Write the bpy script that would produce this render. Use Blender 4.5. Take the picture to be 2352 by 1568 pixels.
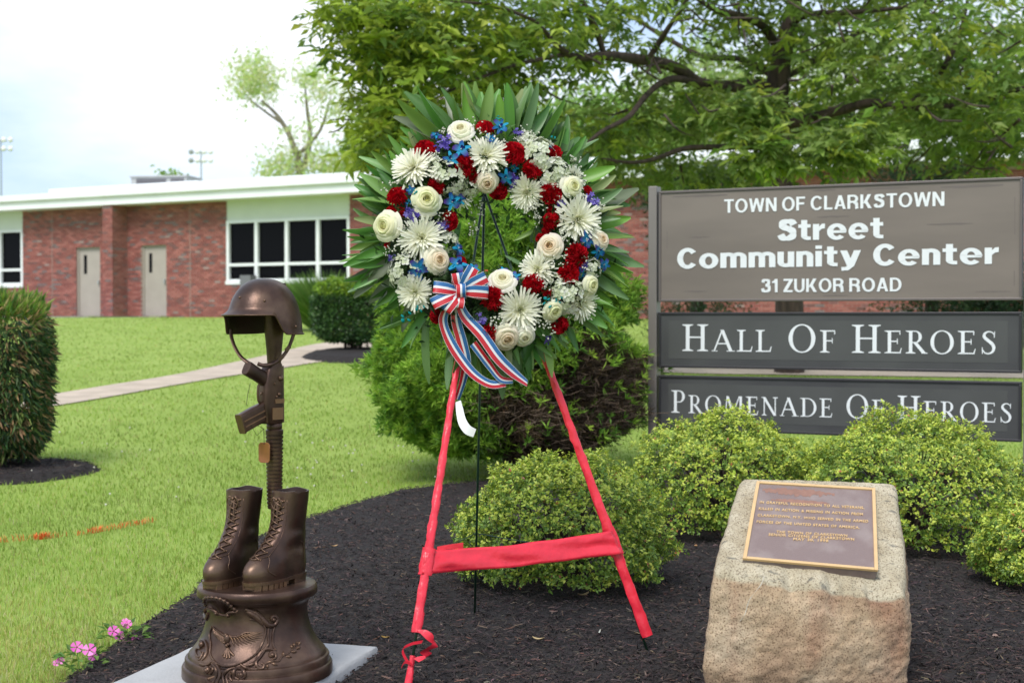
import bpy, bmesh, math, random
import numpy as np
from mathutils import Vector, Matrix, noise as mnoise

# ------------------------------------------------------------------ clear
for _o in list(bpy.data.objects):
    bpy.data.objects.remove(_o, do_unlink=True)
scene = bpy.context.scene
COL = scene.collection
random.seed(7)
RNG = np.random.default_rng(11)
PI = math.pi

# ------------------------------------------------------------------ camera
EYE = 1.2
PITCH = math.atan(59.0 / 3266.7)
cam_data = bpy.data.cameras.new('camera')
cam_data.sensor_width = 36.0
cam_data.lens = 50.0
cam_data.clip_start = 0.05
cam_data.clip_end = 3000
cam_data.dof.use_dof = True
cam_data.dof.focus_distance = 5.3
cam_data.dof.aperture_fstop = 4.2
cam = bpy.data.objects.new('camera', cam_data)
cam.location = (0, 0, EYE)
cam.rotation_euler = (PI / 2 - PITCH, 0, 0)
COL.objects.link(cam)
scene.camera = cam

# ------------------------------------------------------------------ sky
SUN_EL, SUN_AZ = math.radians(52), math.radians(203)      # azimuth clockwise from +Y
world = bpy.data.worlds.new('World')
scene.world = world
world.use_nodes = True
nt = world.node_tree
nt.nodes.clear()
def wn(t, **k):
    n = nt.nodes.new(t)
    for a, b in k.items():
        setattr(n, a, b)
    return n
w_out = wn('ShaderNodeOutputWorld')
w_bg = wn('ShaderNodeBackground')
w_bg.inputs['Strength'].default_value = 0.1
w_sky = wn('ShaderNodeTexSky', sky_type='NISHITA')
w_sky.sun_disc = False
w_sky.sun_elevation = SUN_EL
w_sky.sun_rotation = SUN_AZ
w_sky.air_density = 1.0
w_sky.dust_density = 0.6
w_sky.ozone_density = 2.0
w_tc = wn('ShaderNodeTexCoord')
w_map = wn('ShaderNodeMapping')
w_map.inputs['Scale'].default_value = (1.0, 1.0, 3.0)
w_map.inputs['Location'].default_value = (0.9, 2.8, 0.6)
w_noise = wn('ShaderNodeTexNoise')
w_noise.inputs['Scale'].default_value = 2.4
w_noise.inputs['Detail'].default_value = 7.0
w_noise.inputs['Roughness'].default_value = 0.52
w_ramp = wn('ShaderNodeValToRGB')                       # cloud layer: white billows, blue-grey bellies
w_ramp.color_ramp.elements[0].position = 0.40
w_ramp.color_ramp.elements[0].color = (0.44, 0.57, 0.78, 1)
w_ramp.color_ramp.elements[1].position = 0.64
w_ramp.color_ramp.elements[1].color = (1, 1.01, 1.03, 1)
w_gain = wn('ShaderNodeVectorMath', operation='SCALE')
w_gain.inputs['Scale'].default_value = 5.2
w_mix = wn('ShaderNodeMixRGB')
w_mix.inputs['Fac'].default_value = 0.86                # thin overcast over the blue
nt.links.new(w_tc.outputs['Generated'], w_map.inputs['Vector'])
nt.links.new(w_map.outputs['Vector'], w_noise.inputs['Vector'])
nt.links.new(w_noise.outputs['Fac'], w_ramp.inputs['Fac'])
nt.links.new(w_ramp.outputs['Color'], w_gain.inputs[0])
nt.links.new(w_gain.outputs['Vector'], w_mix.inputs['Color2'])
nt.links.new(w_sky.outputs['Color'], w_mix.inputs['Color1'])
nt.links.new(w_mix.outputs['Color'], w_bg.inputs['Color'])
nt.links.new(w_bg.outputs['Background'], w_out.inputs['Surface'])

# ------------------------------------------------------------------ sun
sun_data = bpy.data.lights.new('sun', 'SUN')
sun_data.energy = 1.3
sun_data.angle = math.radians(24)
sun_data.color = (1.0, 0.96, 0.9)
sun = bpy.data.objects.new('sun', sun_data)
_sd = Vector((math.sin(SUN_AZ) * math.cos(SUN_EL), math.cos(SUN_AZ) * math.cos(SUN_EL), math.sin(SUN_EL)))
sun.rotation_euler = (-_sd).to_track_quat('-Z', 'Y').to_euler()
sun.location = (0, -5, 20)
COL.objects.link(sun)

# ------------------------------------------------------------------ exposure
scene.view_settings.view_transform = 'Standard'
scene.view_settings.look = 'None'
scene.view_settings.gamma = 1.0
scene.view_settings.exposure = 1.38
scene.view_settings.use_curve_mapping = False
scene.render.engine = 'CYCLES'
scene.cycles.use_denoising = True
scene.cycles.max_bounces = 8
scene.cycles.transparent_max_bounces = 8

# ------------------------------------------------------------------ picture measure -> place
FD = 3266.7                       # focal length in units of the 2352-wide photograph
_cp, _sp = math.cos(PITCH), math.sin(PITCH)
def ray(u, v):
    a = (u - 1176.0) / FD; b = (784.0 - v) / FD
    return Vector((a, _cp + b * _sp, -_sp + b * _cp))
def P(u, v, Y):
    d = ray(u, v)
    return Vector((d.x * Y / d.y, Y, EYE + d.z * Y / d.y))
def plane_hit(u, v, p0, n):
    d = ray(u, v); o = Vector((0, 0, EYE))
    return o + d * ((p0 - o).dot(n) / d.dot(n))

# ground profile
_ky = [-30, 0, 4, 5, 8, 10, 12, 15.5, 20, 24, 28, 32, 36, 60, 900]
_kz = [-.5, -.10, -.02, 0, .05, .09, .17, .34, .57, .76, .93, 1.07, 1.15, 1.17, 1.17]
_ty = np.arange(-30, 80, .1); _tz = np.interp(_ty, _ky, _kz)
_k = np.exp(-0.5 * (np.arange(-25, 26) / 9.0) ** 2); _k /= _k.sum()
_tz = np.convolve(np.pad(_tz, 25, mode='edge'), _k, mode='valid')
def gz(y):
    return np.interp(y, _ty, _tz)
def G(u, v):
    d = ray(u, v); lo, hi = 2.5, 80.0
    f = lambda Y: EYE + d.z * Y / d.y - float(gz(Y))
    Y = lo
    while Y < hi and f(Y) > 0: Y += .25
    a, b = Y - .25, Y
    for _ in range(24):
        m = .5 * (a + b)
        if f(m) > 0: a = m
        else: b = m
    return P(u, v, b)

def S(r, g, b, k=1.0):            # 0..255 display colour -> linear
    f = lambda c: (c / 255 / 12.92) if c / 255 <= .04045 else ((c / 255 + .055) / 1.055) ** 2.4
    return (f(r) * k, f(g) * k, f(b) * k)

# ------------------------------------------------------------------ objects
def tag(o, label=None, cat=None, group=None, kind=None):
    if label: o['label'] = label
    if cat: o['category'] = cat
    if group: o['group'] = group
    if kind: o['kind'] = kind
    return o
def empty(name, loc=(0, 0, 0), rz=0.0, parent=None):
    o = bpy.data.objects.new(name, None)
    o.empty_display_size = .1
    o.location = loc; o.rotation_euler = (0, 0, rz)
    o.parent = parent
    COL.objects.link(o)
    return o
def link(name, me, parent=None, loc=None, mat4=None):
    o = bpy.data.objects.new(name, me)
    o.parent = parent
    if mat4 is not None: o.matrix_basis = mat4
    elif loc is not None: o.location = loc
    COL.objects.link(o)
    return o
def np_mesh(name, V, F, mat, C=None, smooth=False):
    """V (n,3); F (m,k) array or list of faces; C (n,3) point colours"""
    me = bpy.data.meshes.new(name)
    V = np.asarray(V, dtype=np.float32)
    if isinstance(F, np.ndarray):
        m, k = F.shape
        me.vertices.add(len(V)); me.vertices.foreach_set('co', V.ravel())
        me.loops.add(m * k); me.loops.foreach_set('vertex_index', F.astype(np.int32).ravel())
        me.polygons.add(m)
        me.polygons.foreach_set('loop_start', np.arange(0, m * k, k, dtype=np.int32))
        me.polygons.foreach_set('loop_total', np.full(m, k, dtype=np.int32))
        me.update(calc_edges=True)
    else:
        me.from_pydata([tuple(map(float, v)) for v in V], [], F)
        me.update()
    if C is not None:
        ca = me.color_attributes.new('col', 'FLOAT_COLOR', 'POINT')
        c4 = np.ones((len(V), 4), dtype=np.float32); c4[:, :3] = C
        ca.data.foreach_set('color', c4.ravel())
    me.polygons.foreach_set('use_smooth', np.full(len(me.polygons), bool(smooth)))
    me.materials.append(mat)
    return me

class MB:
    """collects shapes for ONE mesh object"""
    def __init__(self):
        self.V, self.F, self.C = [], [], []
        self.c = (1, 1, 1)
    def add(self, V, F, c=None):
        o = len(self.V)
        self.V += [tuple(v) for v in V]
        self.F += [tuple(i + o for i in f) for f in F]
        self.C += [tuple(c or self.c)] * len(V)
        return self
    def box(self, lo, hi, M=None, c=None):
        x0, y0, z0 = lo; x1, y1, z1 = hi
        V = [Vector(p) for p in ((x0,y0,z0),(x1,y0,z0),(x1,y1,z0),(x0,y1,z0),(x0,y0,z1),(x1,y0,z1),(x1,y1,z1),(x0,y1,z1))]
        if M is not None: V = [M @ v for v in V]
        return self.add(V, [(0,3,2,1),(4,5,6,7),(0,1,5,4),(1,2,6,5),(2,3,7,6),(3,0,4,7)], c)
    def tube(self, pts, radii, n=8, caps=True, flat=1.0, flat_dir=None, c=None):
        pts = [Vector(p) for p in pts]
        if not hasattr(radii, '__len__'): radii = [radii] * len(pts)
        rings = []; up = None
        for i, p in enumerate(pts):
            t = (pts[min(i + 1, len(pts) - 1)] - pts[max(i - 1, 0)])
            if t.length < 1e-9: t = Vector((0, 0, 1))
            t.normalize()
            if up is None:
                up = flat_dir.copy() if flat_dir is not None else (Vector((0, 0, 1)) if abs(t.z) < .9 else Vector((1, 0, 0)))
            if flat_dir is not None: up = flat_dir.copy()
            up = up - t * up.dot(t)
            if up.length < 1e-6: up = Vector((1, 0, 0)) - t * t.x
            up.normalize(); s = t.cross(up)
            rings.append([p + up * (math.cos(2*PI*k/n) * radii[i] * flat) + s * (math.sin(2*PI*k/n) * radii[i]) for k in range(n)])
        V = [q for r in rings for q in r]; F = []
        for i in range(len(rings) - 1):
            for k in range(n):
                k2 = (k + 1) % n
                F.append((i*n + k, i*n + k2, (i+1)*n + k2, (i+1)*n + k))
        if caps:
            F.append(tuple(range(n - 1, -1, -1))); F.append(tuple((len(rings)-1)*n + k for k in range(n)))
        return self.add(V, F, c)
    def lathe(self, prof, n=48, center=(0, 0, 0), c=None):
        V, F = [], []
        for r, z in prof:
            for k in range(n):
                a = 2 * PI * k / n
                V.append((center[0] + r * math.cos(a), center[1] + r * math.sin(a), center[2] + z))
        for i in range(len(prof) - 1):
            for k in range(n):
                k2 = (k + 1) % n
                F.append((i*n + k, i*n + k2, (i+1)*n + k2, (i+1)*n + k))
        return self.add(V, F, c)
    def ball(self, p, r, n=8, m=6, sc=(1, 1, 1), M=None, c=None):
        V, F = [], []
        for j in range(m + 1):
            th = PI * j / m
            for k in range(n):
                a = 2 * PI * k / n
                q = Vector((sc[0]*r*math.sin(th)*math.cos(a), sc[1]*r*math.sin(th)*math.sin(a), sc[2]*r*math.cos(th)))
                if M is not None: q = M @ q
                V.append(Vector(p) + q)
        for j in range(m):
            for k in range(n):
                k2 = (k + 1) % n
                F.append((j*n + k, (j+1)*n + k, (j+1)*n + k2, j*n + k2))
        return self.add(V, F, c)
    def grid(self, rows, c=None, closed=False):
        """rows: list of equally long point lists"""
        n = len(rows[0]); V = [p for r in rows for p in r]; F = []
        for i in range(len(rows) - 1):
            for k in range(n if closed else n - 1):
                k2 = (k + 1) % n
                F.append((i*n + k, i*n + k2, (i+1)*n + k2, (i+1)*n + k))
        return self.add(V, F, c)
    def mesh(self, name, mat, smooth=False, color=False, auto=None):
        me = np_mesh(name, np.array(self.V, dtype=np.float32) if self.V else np.zeros((0, 3)), self.F, mat,
                     np.array(self.C, dtype=np.float32) if color else None, smooth)
        if auto is not None:
            bm = bmesh.new(); bm.from_mesh(me)
            bmesh.ops.remove_doubles(bm, verts=bm.verts, dist=1e-5)
            bmesh.ops.recalc_face_normals(bm, faces=bm.faces)
            for e in bm.edges:
                if len(e.link_faces) == 2 and e.calc_face_angle(0) > math.radians(auto): e.smooth = False
            for f in bm.faces: f.smooth = True
            bm.to_mesh(me); bm.free()
        return me
    def build(self, name, mat, parent=None, smooth=False, color=False, auto=None, loc=None, bevel=None):
        o = link(name, self.mesh(name, mat, smooth, color, auto), parent, loc)
        if bevel:
            bv = o.modifiers.new('bevel', 'BEVEL'); bv.width = bevel; bv.segments = 2; bv.limit_method = 'ANGLE'
        return o

def catmull(pts, n=6):
    pts = [Vector(p) for p in pts]
    if len(pts) < 3: return pts
    out = []
    for i in range(len(pts) - 1):
        p0, p1, p2, p3 = pts[max(i-1, 0)], pts[i], pts[i+1], pts[min(i+2, len(pts)-1)]
        for k in range(n):
            t = k / n
            out.append(.5*((2*p1) + (p2-p0)*t + (2*p0-5*p1+4*p2-p3)*t*t + (3*p1-p0-3*p2+p3)*t**3))
    out.append(pts[-1])
    return out
def lerp_list(vals, n):
    return [float(x) for x in np.interp(np.linspace(0, 1, n), np.linspace(0, 1, len(vals)), vals)]

def unit(A):
    return A / np.maximum(np.linalg.norm(A, axis=1, keepdims=True), 1e-9)
def rand_dirs(n):
    return unit(RNG.normal(size=(n, 3)))
def leaf_arrays(Cn, D, N, L, W, col, fold=.25, droop=.15, simple=False):
    """one folded leaf for every row"""
    D = unit(D); N = unit(N - D * (N * D).sum(1, keepdims=True)); Sx = np.cross(D, N)
    L = np.asarray(L)[:, None] * np.ones((len(Cn), 1)); W = np.asarray(W)[:, None] * np.ones((len(Cn), 1))
    n = len(Cn)
    if simple:
        a = Cn; b = Cn + D*L*.45 + Sx*W*.5 + N*W*fold; c = Cn + D*L - N*L*droop; d = Cn + D*L*.45 - Sx*W*.5 + N*W*fold
        V = np.stack([a, b, c, d], 1).reshape(-1, 3)
        i = np.arange(n)[:, None] * 4
        F = np.concatenate([i + np.array([[0, 1, 2]]), i + np.array([[0, 2, 3]])])
        C = np.repeat(col, 4, axis=0)
    else:
        a = Cn; m = Cn + D*L*.5 - N*L*droop*.25; b = Cn + D*L*.42 + Sx*W*.5 + N*W*fold; d = Cn + D*L*.42 - Sx*W*.5 + N*W*fold
        t = Cn + D*L - N*L*droop
        V = np.stack([a, b, m, d, t], 1).reshape(-1, 3)
        i = np.arange(n)[:, None] * 5
        F = np.concatenate([i + np.array([q]) for q in ([0, 1, 2], [0, 2, 3], [2, 1, 4], [2, 4, 3])])
        C = np.repeat(col, 5, axis=0)
    return V, F, C
def merge(parts):
    V, F, C = [], [], []; o = 0
    for v, f, c in parts:
        V.append(v); F.append(f + o); C.append(c); o += len(v)
    return np.concatenate(V), np.concatenate(F), np.concatenate(C)
def mixcol(cols, w, n, jitter=.12):
    idx = RNG.choice(len(cols), size=n, p=np.array(w) / sum(w))
    c = np.array(cols)[idx]
    return np.clip(c * (1 + RNG.normal(size=(n, 1)) * jitter) * (1 + RNG.normal(size=(n, 3)) * jitter * .4), 0.002, .9)

# ------------------------------------------------------------------ materials
MATS = {}
def mat(name, col=(.5, .5, .5), rough=.6, metal=0.0, var=.0, scale=8.0, bump=0.0, bscale=40.0, col2=None, attr=False,
        spec=.5, trans=0.0, sheen=0.0, detail=4.0, lo=.35, hi=.65, stretch=None, coat=0.0):
    if name in MATS: return MATS[name]
    m = bpy.data.materials.new(name); m.use_nodes = True
    t = m.node_tree; nd = t.nodes; lk = t.links
    bs = nd['Principled BSDF']; outn = nd['Material Output']
    bs.inputs['Roughness'].default_value = rough
    bs.inputs['Metallic'].default_value = metal
    bs.inputs['Specular IOR Level'].default_value = spec
    if coat: bs.inputs['Coat Weight'].default_value = coat
    src = None
    tc = nd.new('ShaderNodeTexCoord')
    vec = tc.outputs['Object']
    if stretch:
        mp = nd.new('ShaderNodeMapping'); mp.inputs['Scale'].default_value = stretch
        lk.new(vec, mp.inputs['Vector']); vec = mp.outputs['Vector']
    if attr:
        at = nd.new('ShaderNodeAttribute'); at.attribute_name = 'col'; src = at.outputs['Color']
    if var or col2:
        nz = nd.new('ShaderNodeTexNoise'); nz.inputs['Scale'].default_value = scale; nz.inputs['Detail'].default_value = detail
        lk.new(vec, nz.inputs['Vector'])
        rp = nd.new('ShaderNodeValToRGB')
        rp.color_ramp.elements[0].position = lo; rp.color_ramp.elements[1].position = hi
        lk.new(nz.outputs['Fac'], rp.inputs['Fac'])
        if col2 is not None:
            mx = nd.new('ShaderNodeMixRGB'); lk.new(rp.outputs['Color'], mx.inputs['Fac'])
            if src: lk.new(src, mx.inputs['Color1'])
            else: mx.inputs['Color1'].default_value = (*col, 1)
            mx.inputs['Color2'].default_value = (*col2, 1); src = mx.outputs['Color']
        else:
            rp.color_ramp.elements[0].color = (1 - var,) * 3 + (1,); rp.color_ramp.elements[1].color = (1 + var,) * 3 + (1,)
            mx = nd.new('ShaderNodeMixRGB'); mx.blend_type = 'MULTIPLY'; mx.inputs['Fac'].default_value = 1
            if src: lk.new(src, mx.inputs['Color1'])
            else: mx.inputs['Color1'].default_value = (*col, 1)
            lk.new(rp.outputs['Color'], mx.inputs['Color2']); src = mx.outputs['Color']
    if src: lk.new(src, bs.inputs['Base Color'])
    else: bs.inputs['Base Color'].default_value = (*col, 1)
    if bump:
        nb = nd.new('ShaderNodeTexNoise'); nb.inputs['Scale'].default_value = bscale; nb.inputs['Detail'].default_value = 5
        lk.new(vec, nb.inputs['Vector'])
        bp = nd.new('ShaderNodeBump'); bp.inputs['Strength'].default_value = bump; bp.inputs['Distance'].default_value = .01
        lk.new(nb.outputs['Fac'], bp.inputs['Height']); lk.new(bp.outputs['Normal'], bs.inputs['Normal'])
    if trans:
        tr = nd.new('ShaderNodeBsdfTranslucent')
        if src: lk.new(src, tr.inputs['Color'])
        else: tr.inputs['Color'].default_value = (*col, 1)
        ms = nd.new('ShaderNodeMixShader'); ms.inputs['Fac'].default_value = trans
        lk.new(bs.outputs['BSDF'], ms.inputs[1]); lk.new(tr.outputs['BSDF'], ms.inputs[2])
        lk.new(ms.outputs['Shader'], outn.inputs['Surface'])
    MATS[name] = m
    return m
FOL = 1.25                                  # young summer foliage
LEAF = mat('leaf', attr=True, rough=.5, trans=.45, spec=.35)
LEAF_GLOSS = mat('glossy_leaf', attr=True, rough=.40, trans=.28, spec=.45)
PETAL = mat('petal', attr=True, rough=.6, trans=.38, spec=.25)
BARK_PALE = mat('pale_bark', S(150, 142, 118, .7), rough=.9, var=.2, scale=4)
BARK = mat('bark', S(74, 60, 52, .7), rough=.9, var=.45, scale=14, bump=.8, bscale=25, stretch=(1, 1, .25))
# ================================================================== GROUND
def grid_sheet(name, xs, ys, zf, m, kind='structure'):
    X, Y = np.meshgrid(xs, ys); Z = zf(X, Y)
    V = np.stack([X, Y, Z], -1).reshape(-1, 3)
    nx, ny = len(xs), len(ys)
    i = np.arange(nx * ny).reshape(ny, nx)
    F = np.stack([i[:-1, :-1], i[:-1, 1:], i[1:, 1:], i[1:, :-1]], -1).reshape(-1, 4)
    return tag(link(name, np_mesh(name, V, F, m, smooth=True)), kind=kind)
GRASS_M = mat('lawn_soil', S(154, 182, 70, .66), rough=.95, scale=1.2, col2=S(168, 192, 88, .70), bump=1.0, bscale=90, detail=8)
xs = np.concatenate([[-600, -150, -60, -30], np.arange(-24, 22, .5), [30, 60, 150, 600]])
ys = np.concatenate([[-60, -10], np.arange(-4, 42, .25), [46, 60, 100, 200, 400, 900]])
grid_sheet('lawn', xs, ys, lambda X, Y: gz(Y), GRASS_M)

def inside(px, py, poly):
    c = np.zeros(px.shape, bool); n = len(poly)
    for i in range(n):
        x0, y0 = poly[i]; x1, y1 = poly[(i + 1) % n]
        if y0 == y1: continue
        k = ((y0 > py) != (y1 > py)) & (px < (x1 - x0) * (py - y0) / (y1 - y0) + x0)
        c ^= k
    return c
def edge_dist(px, py, poly):
    d = np.full(px.shape, 1e9); n = len(poly)
    for i in range(n):
        x0, y0 = poly[i]; x1, y1 = poly[(i + 1) % n]
        L2 = (x1-x0)**2 + (y1-y0)**2 + 1e-12
        t = np.clip(((px-x0)*(x1-x0) + (py-y0)*(y1-y0)) / L2, 0, 1)
        d = np.minimum(d, np.hypot(px - x0 - t*(x1-x0), py - y0 - t*(y1-y0)))
    return d
_vn = np.vectorize(lambda x, y, s: mnoise.noise(Vector((x*s, y*s, 3.7))))

# mulch beds -------------------------------------------------------
def ring2(us):
    return [(G(u, v).x, G(u, v).y) for u, v in us]
edge = ring2([(-60, 1690), (100, 1575), (205, 1500), (330, 1416), (405, 1372), (452, 1312), (492, 1275), (590, 1226), (700, 1190),
              (800, 1157), (900, 1132), (1000, 1119), (1100, 1111), (1200, 1100), (1350, 1092), (1600, 1088), (2000, 1088), (2450, 1080)])
BED = edge + [(6.0, 10.0), (6.0, 3.0), (-2.2, 3.0)]
c0 = G(20, 1090)
BED2 = [(c0.x + .62*math.cos(a) * (1 + .08*math.sin(3*a)), c0.y + .05 + .62*math.sin(a)) for a in np.linspace(0, 2*PI, 28)[:-1]]
c1 = G(850, 822)
BED3 = [(c1.x + 1.05*math.cos(a), c1.y + .2 + 1.2*math.sin(a)) for a in np.linspace(0, 2*PI, 28)[:-1]]
MULCH = mat('mulch_ground', S(40, 34, 33, .8), rough=.95, var=.4, scale=60, bump=1.0, bscale=160)
def bed_h(px, py, poly, hgt=.045):
    d = edge_dist(px, py, poly); t = np.clip(d / .16, 0, 1)
    return gz(py) - .02 + (hgt + .02) * t * t * (3 - 2*t) + np.where(t > .5, .012 * _vn(px, py, 5.0) + .006*_vn(px, py, 16.0), 0)
def bed_mesh(name, poly, step, hgt):
    P_ = np.array(poly); x0, y0 = P_.min(0); x1, y1 = P_.max(0)
    gx = np.arange(x0, x1 + step, step); gy = np.arange(y0, y1 + step, step)
    X, Y = np.meshgrid(gx, gy); ins = inside(X, Y, poly)
    H = np.where(ins, bed_h(X, Y, poly, hgt), gz(Y) - .02)
    V = np.stack([X, Y, H], -1).reshape(-1, 3); i = np.arange(X.size).reshape(X.shape)
    keep = ins[:-1, :-1] | ins[:-1, 1:] | ins[1:, 1:] | ins[1:, :-1]
    F = np.stack([i[:-1, :-1], i[:-1, 1:], i[1:, 1:], i[1:, :-1]], -1)[keep]
    return tag(link(name, np_mesh(name, V, F, MULCH, smooth=True)), kind='structure')
bed_mesh('mulch_bed', BED, .05, .045)
bed_mesh('mulch_bed', BED2, .05, .05)
bed_mesh('mulch_bed', BED3, .1, .08)

# shredded bark ----------------------------------------------------
def chips(n, poly, ylo, yhi, hgt, lmin, lmax):
    y = np.exp(RNG.uniform(np.log(ylo), np.log(yhi), n * 3)); x = RNG.uniform(-.42, .42, n * 3) * y
    if poly is not BED:
        P_ = np.array(poly); x = RNG.uniform(P_[:, 0].min(), P_[:, 0].max(), n*3); y = RNG.uniform(P_[:, 1].min(), P_[:, 1].max(), n*3)
    k = inside(x, y, poly); x, y = x[k][:n], y[k][:n]; n = len(x)
    z = bed_h(x, y, poly, hgt) + .003 + RNG.random(n) * .009
    a = RNG.uniform(0, 2*PI, n); til = RNG.normal(size=n) * .22
    D = np.stack([np.cos(a)*np.cos(til), np.sin(a)*np.cos(til), np.sin(til)], 1)
    U = unit(np.stack([RNG.normal(size=n)*.3, RNG.normal(size=n)*.3, np.ones(n)], 1)); Sx = unit(np.cross(D, U)); U = np.cross(Sx, D)
    L = RNG.uniform(lmin, lmax, n)[:, None] * RNG.uniform(.4, 1, n)[:, None]; W = RNG.uniform(.0014, .0038, n)[:, None]; T = W * .55
    Cn = np.stack([x, y, z], 1)
    bend = U * (RNG.normal(size=(n, 1)) * .1 * L)
    A, B = Cn - D*L*.5, Cn + D*L*.5 + bend
    V = np.stack([A + Sx*W*.6, A - Sx*W*.6, A + U*T, Cn + Sx*W - bend*.5, Cn - Sx*W - bend*.5, Cn + U*T*1.5 - bend*.5, B + Sx*W*.3, B - Sx*W*.3, B + U*T*.6], 1).reshape(-1, 3)
    i = np.arange(n)[:, None] * 9
    F = np.concatenate([i + np.array([q]) for q in ([0, 3, 5, 2], [2, 5, 4, 1], [3, 6, 8, 5], [5, 8, 7, 4])])
    col = mixcol([S(48, 40, 39), S(64, 53, 50), S(32, 27, 27), S(104, 88, 78), S(84, 60, 50)], [5, 4, 4, .5, .3], n, .2)
    return V, F, np.repeat(col, 9, axis=0)
BARKCHIP = mat('bark_chip', attr=True, rough=.85, spec=.35)
V, F, C = merge([chips(72000, BED, 3.9, 10.3, .045, .014, .055), chips(1500, BED2, 8, 11, .05, .03, .08)])
tag(link('bark_mulch', np_mesh('bark_mulch', V, F, BARKCHIP, C)), 'dark shredded bark mulch covering the planting beds', 'mulch', kind='stuff')

# concrete path ----------------------------------------------------
near = [(-400, 1010), (-150, 968), (100, 937), (250, 913), (400, 886), (520, 866), (620, 851), (740, 832), (860, 822), (1000, 816), (1200, 822), (1500, 854), (1800, 862), (2100, 866), (2500, 872)]
far = [(-400, 972), (-150, 936), (100, 909), (250, 886), (400, 862), (520, 837), (620, 815), (740, 789), (860, 784), (1000, 786), (1200, 800), (1500, 842), (1800, 847), (2100, 849), (2500, 852)]
A_ = catmull([G(*q) for q in near], 8); B_ = catmull([G(*q) for q in far], 8)
PATH = [(p.x, p.y) for p in A_] + [(p.x, p.y) for p in reversed(B_)]
CONC = mat('path_concrete', S(214, 196, 176, .68), rough=.9, var=.12, scale=3, bump=.3, bscale=120)
rows = []
for p, q in zip(A_, B_):
    rows.append([(p.x + (q.x-p.x)*t, p.y + (q.y-p.y)*t, float(gz(p.y + (q.y-p.y)*t)) + .012) for t in np.linspace(0, 1, 9)])
tag(MB().grid(rows).build('path', CONC), kind='structure')

# lawn blades ------------------------------------------------------
def lawn_points(n, ylo, yhi, pw):
    q = RNG.random(n); e = 1 - pw
    y = (ylo**e + q * (yhi**e - ylo**e)) ** (1 / e)
    x = RNG.uniform(-.44, .44, n) * y
    k = ~inside(x, y, PATH)
    for b in (BED, BED2, BED3):
        ii = inside(x, y, b)
        k &= ~(ii & (edge_dist(x, y, b) > .035 + .05*RNG.random(n)**3))
    return x[k], y[k]
def blades(x, y, cols, hmin, hmax, wid, jit=.16):
    n = len(x); z = gz(y) - .004
    a = RNG.uniform(0, 2*PI, n); le = RNG.uniform(.25, .95, n); H = RNG.uniform(hmin, hmax, n)
    lean = np.stack([np.cos(a)*le, np.sin(a)*le, np.zeros(n)], 1) * H[:, None]
    Sx = np.stack([-np.sin(a), np.cos(a), np.zeros(n)], 1) * (wid * RNG.uniform(.6, 1.3, n))[:, None]
    B = np.stack([x, y, z], 1); U = np.array([[0, 0, 1.0]]) * H[:, None]
    V = np.stack([B - Sx*.5, B + Sx*.5, B + U*.6 + lean*.35 + Sx*.42, B + U*.6 + lean*.35 - Sx*.42, B + U*.9 + lean], 1).reshape(-1, 3)
    i = np.arange(n)[:, None] * 5
    F = np.concatenate([i + np.array([q]) for q in ([0, 1, 2], [0, 2, 3], [3, 2, 4])])
    return V, F, np.repeat(cols, 5, axis=0)
x, y = lawn_points(235000, 4.6, 36.0, 1.75)
n = len(x)
patch = np.array([mnoise.noise(Vector((a*.75, b*.45, 1.3))) for a, b in zip(x, y)])
patch2 = np.array([mnoise.noise(Vector((a*2.3, b*1.6, 8.3))) for a, b in zip(x, y)])
green = mixcol([S(154, 184, 70), S(168, 194, 86), S(136, 168, 60), S(184, 202, 112)], [4, 4, 3, 1.5], n, .1)
dry = mixcol([S(196, 190, 120), S(178, 180, 92), S(206, 196, 150)], [3, 4, 1], n, .1)
nearw = np.clip((7.2 - y) / 2.2, 0, 1)
k = RNG.random(n) < np.clip(.10 + .35*nearw + .35*np.maximum(patch, 0)*(.3 + nearw) + .15*np.maximum(patch2, 0), 0, .8)
cols = np.where(k[:, None], dry, green) * .62 * FOL * (1 + .18*patch2 + .26*patch)[:, None]
V, F, C = blades(x, y, cols, .020, .044, .0026 + .0005*np.maximum(y - 6, 0))
tag(link('grass', np_mesh('grass', V, F, LEAF, C)), 'short bright green grass of the mown lawn', 'grass', kind='stuff')

# clover heads in the lawn ----------------------------------------
cl = MB()
for _ in range(70):
    u, v = random.gauss(760, 180), random.gauss(1075, 60)
    if random.random() < .3: u, v = random.uniform(-50, 900), random.uniform(950, 1230)
    if v < 940: continue
    g = G(u, v)
    if inside(np.array([g.x]), np.array([g.y]), BED)[0]: continue
    cl.ball((g.x, g.y, g.z + .05 + .01*random.random()), .005 + .003*random.random(), 6, 4)
tag(cl.build('clover_flowers', mat('clover_white', S(225, 222, 205, .8), rough=.8)), 'small white clover heads dotting the lawn', 'clover', kind='stuff')

# orange sprayed line ----------------------------------------------
def painted(segs):
    parts = []
    for (u0, v0), (u1, v1), n, wd in segs:
        a, b = G(u0, v0), G(u1, v1); t = RNG.random(n)
        x = a.x + (b.x-a.x)*t + RNG.normal(size=n)*.006; y = a.y + (b.y-a.y)*t + RNG.normal(size=n)*wd
        parts.append(blades(x, y, mixcol([S(240, 120, 50), S(235, 96, 40)], [1, 1], n, .08) * .85, .03, .05, .0036))
    return merge(parts)
V, F, C = painted([((80, 1239), (118, 1235), 110, .012), ((205, 1225), (236, 1220), 60, .014), ((120, 1235), (205, 1226), 30, .012), ((-60, 1250), (68, 1241), 45, .012), ((236, 1220), (282, 1214), 20, .008), ((260, 1216), (356, 1198), 70, .004)])
tag(link('sprayed_line', np_mesh('sprayed_line', V, F, mat('spray_paint', attr=True, rough=.7), C)), 'orange utility line sprayed on the grass blades of the lawn', 'paint line', kind='stuff')
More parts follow.
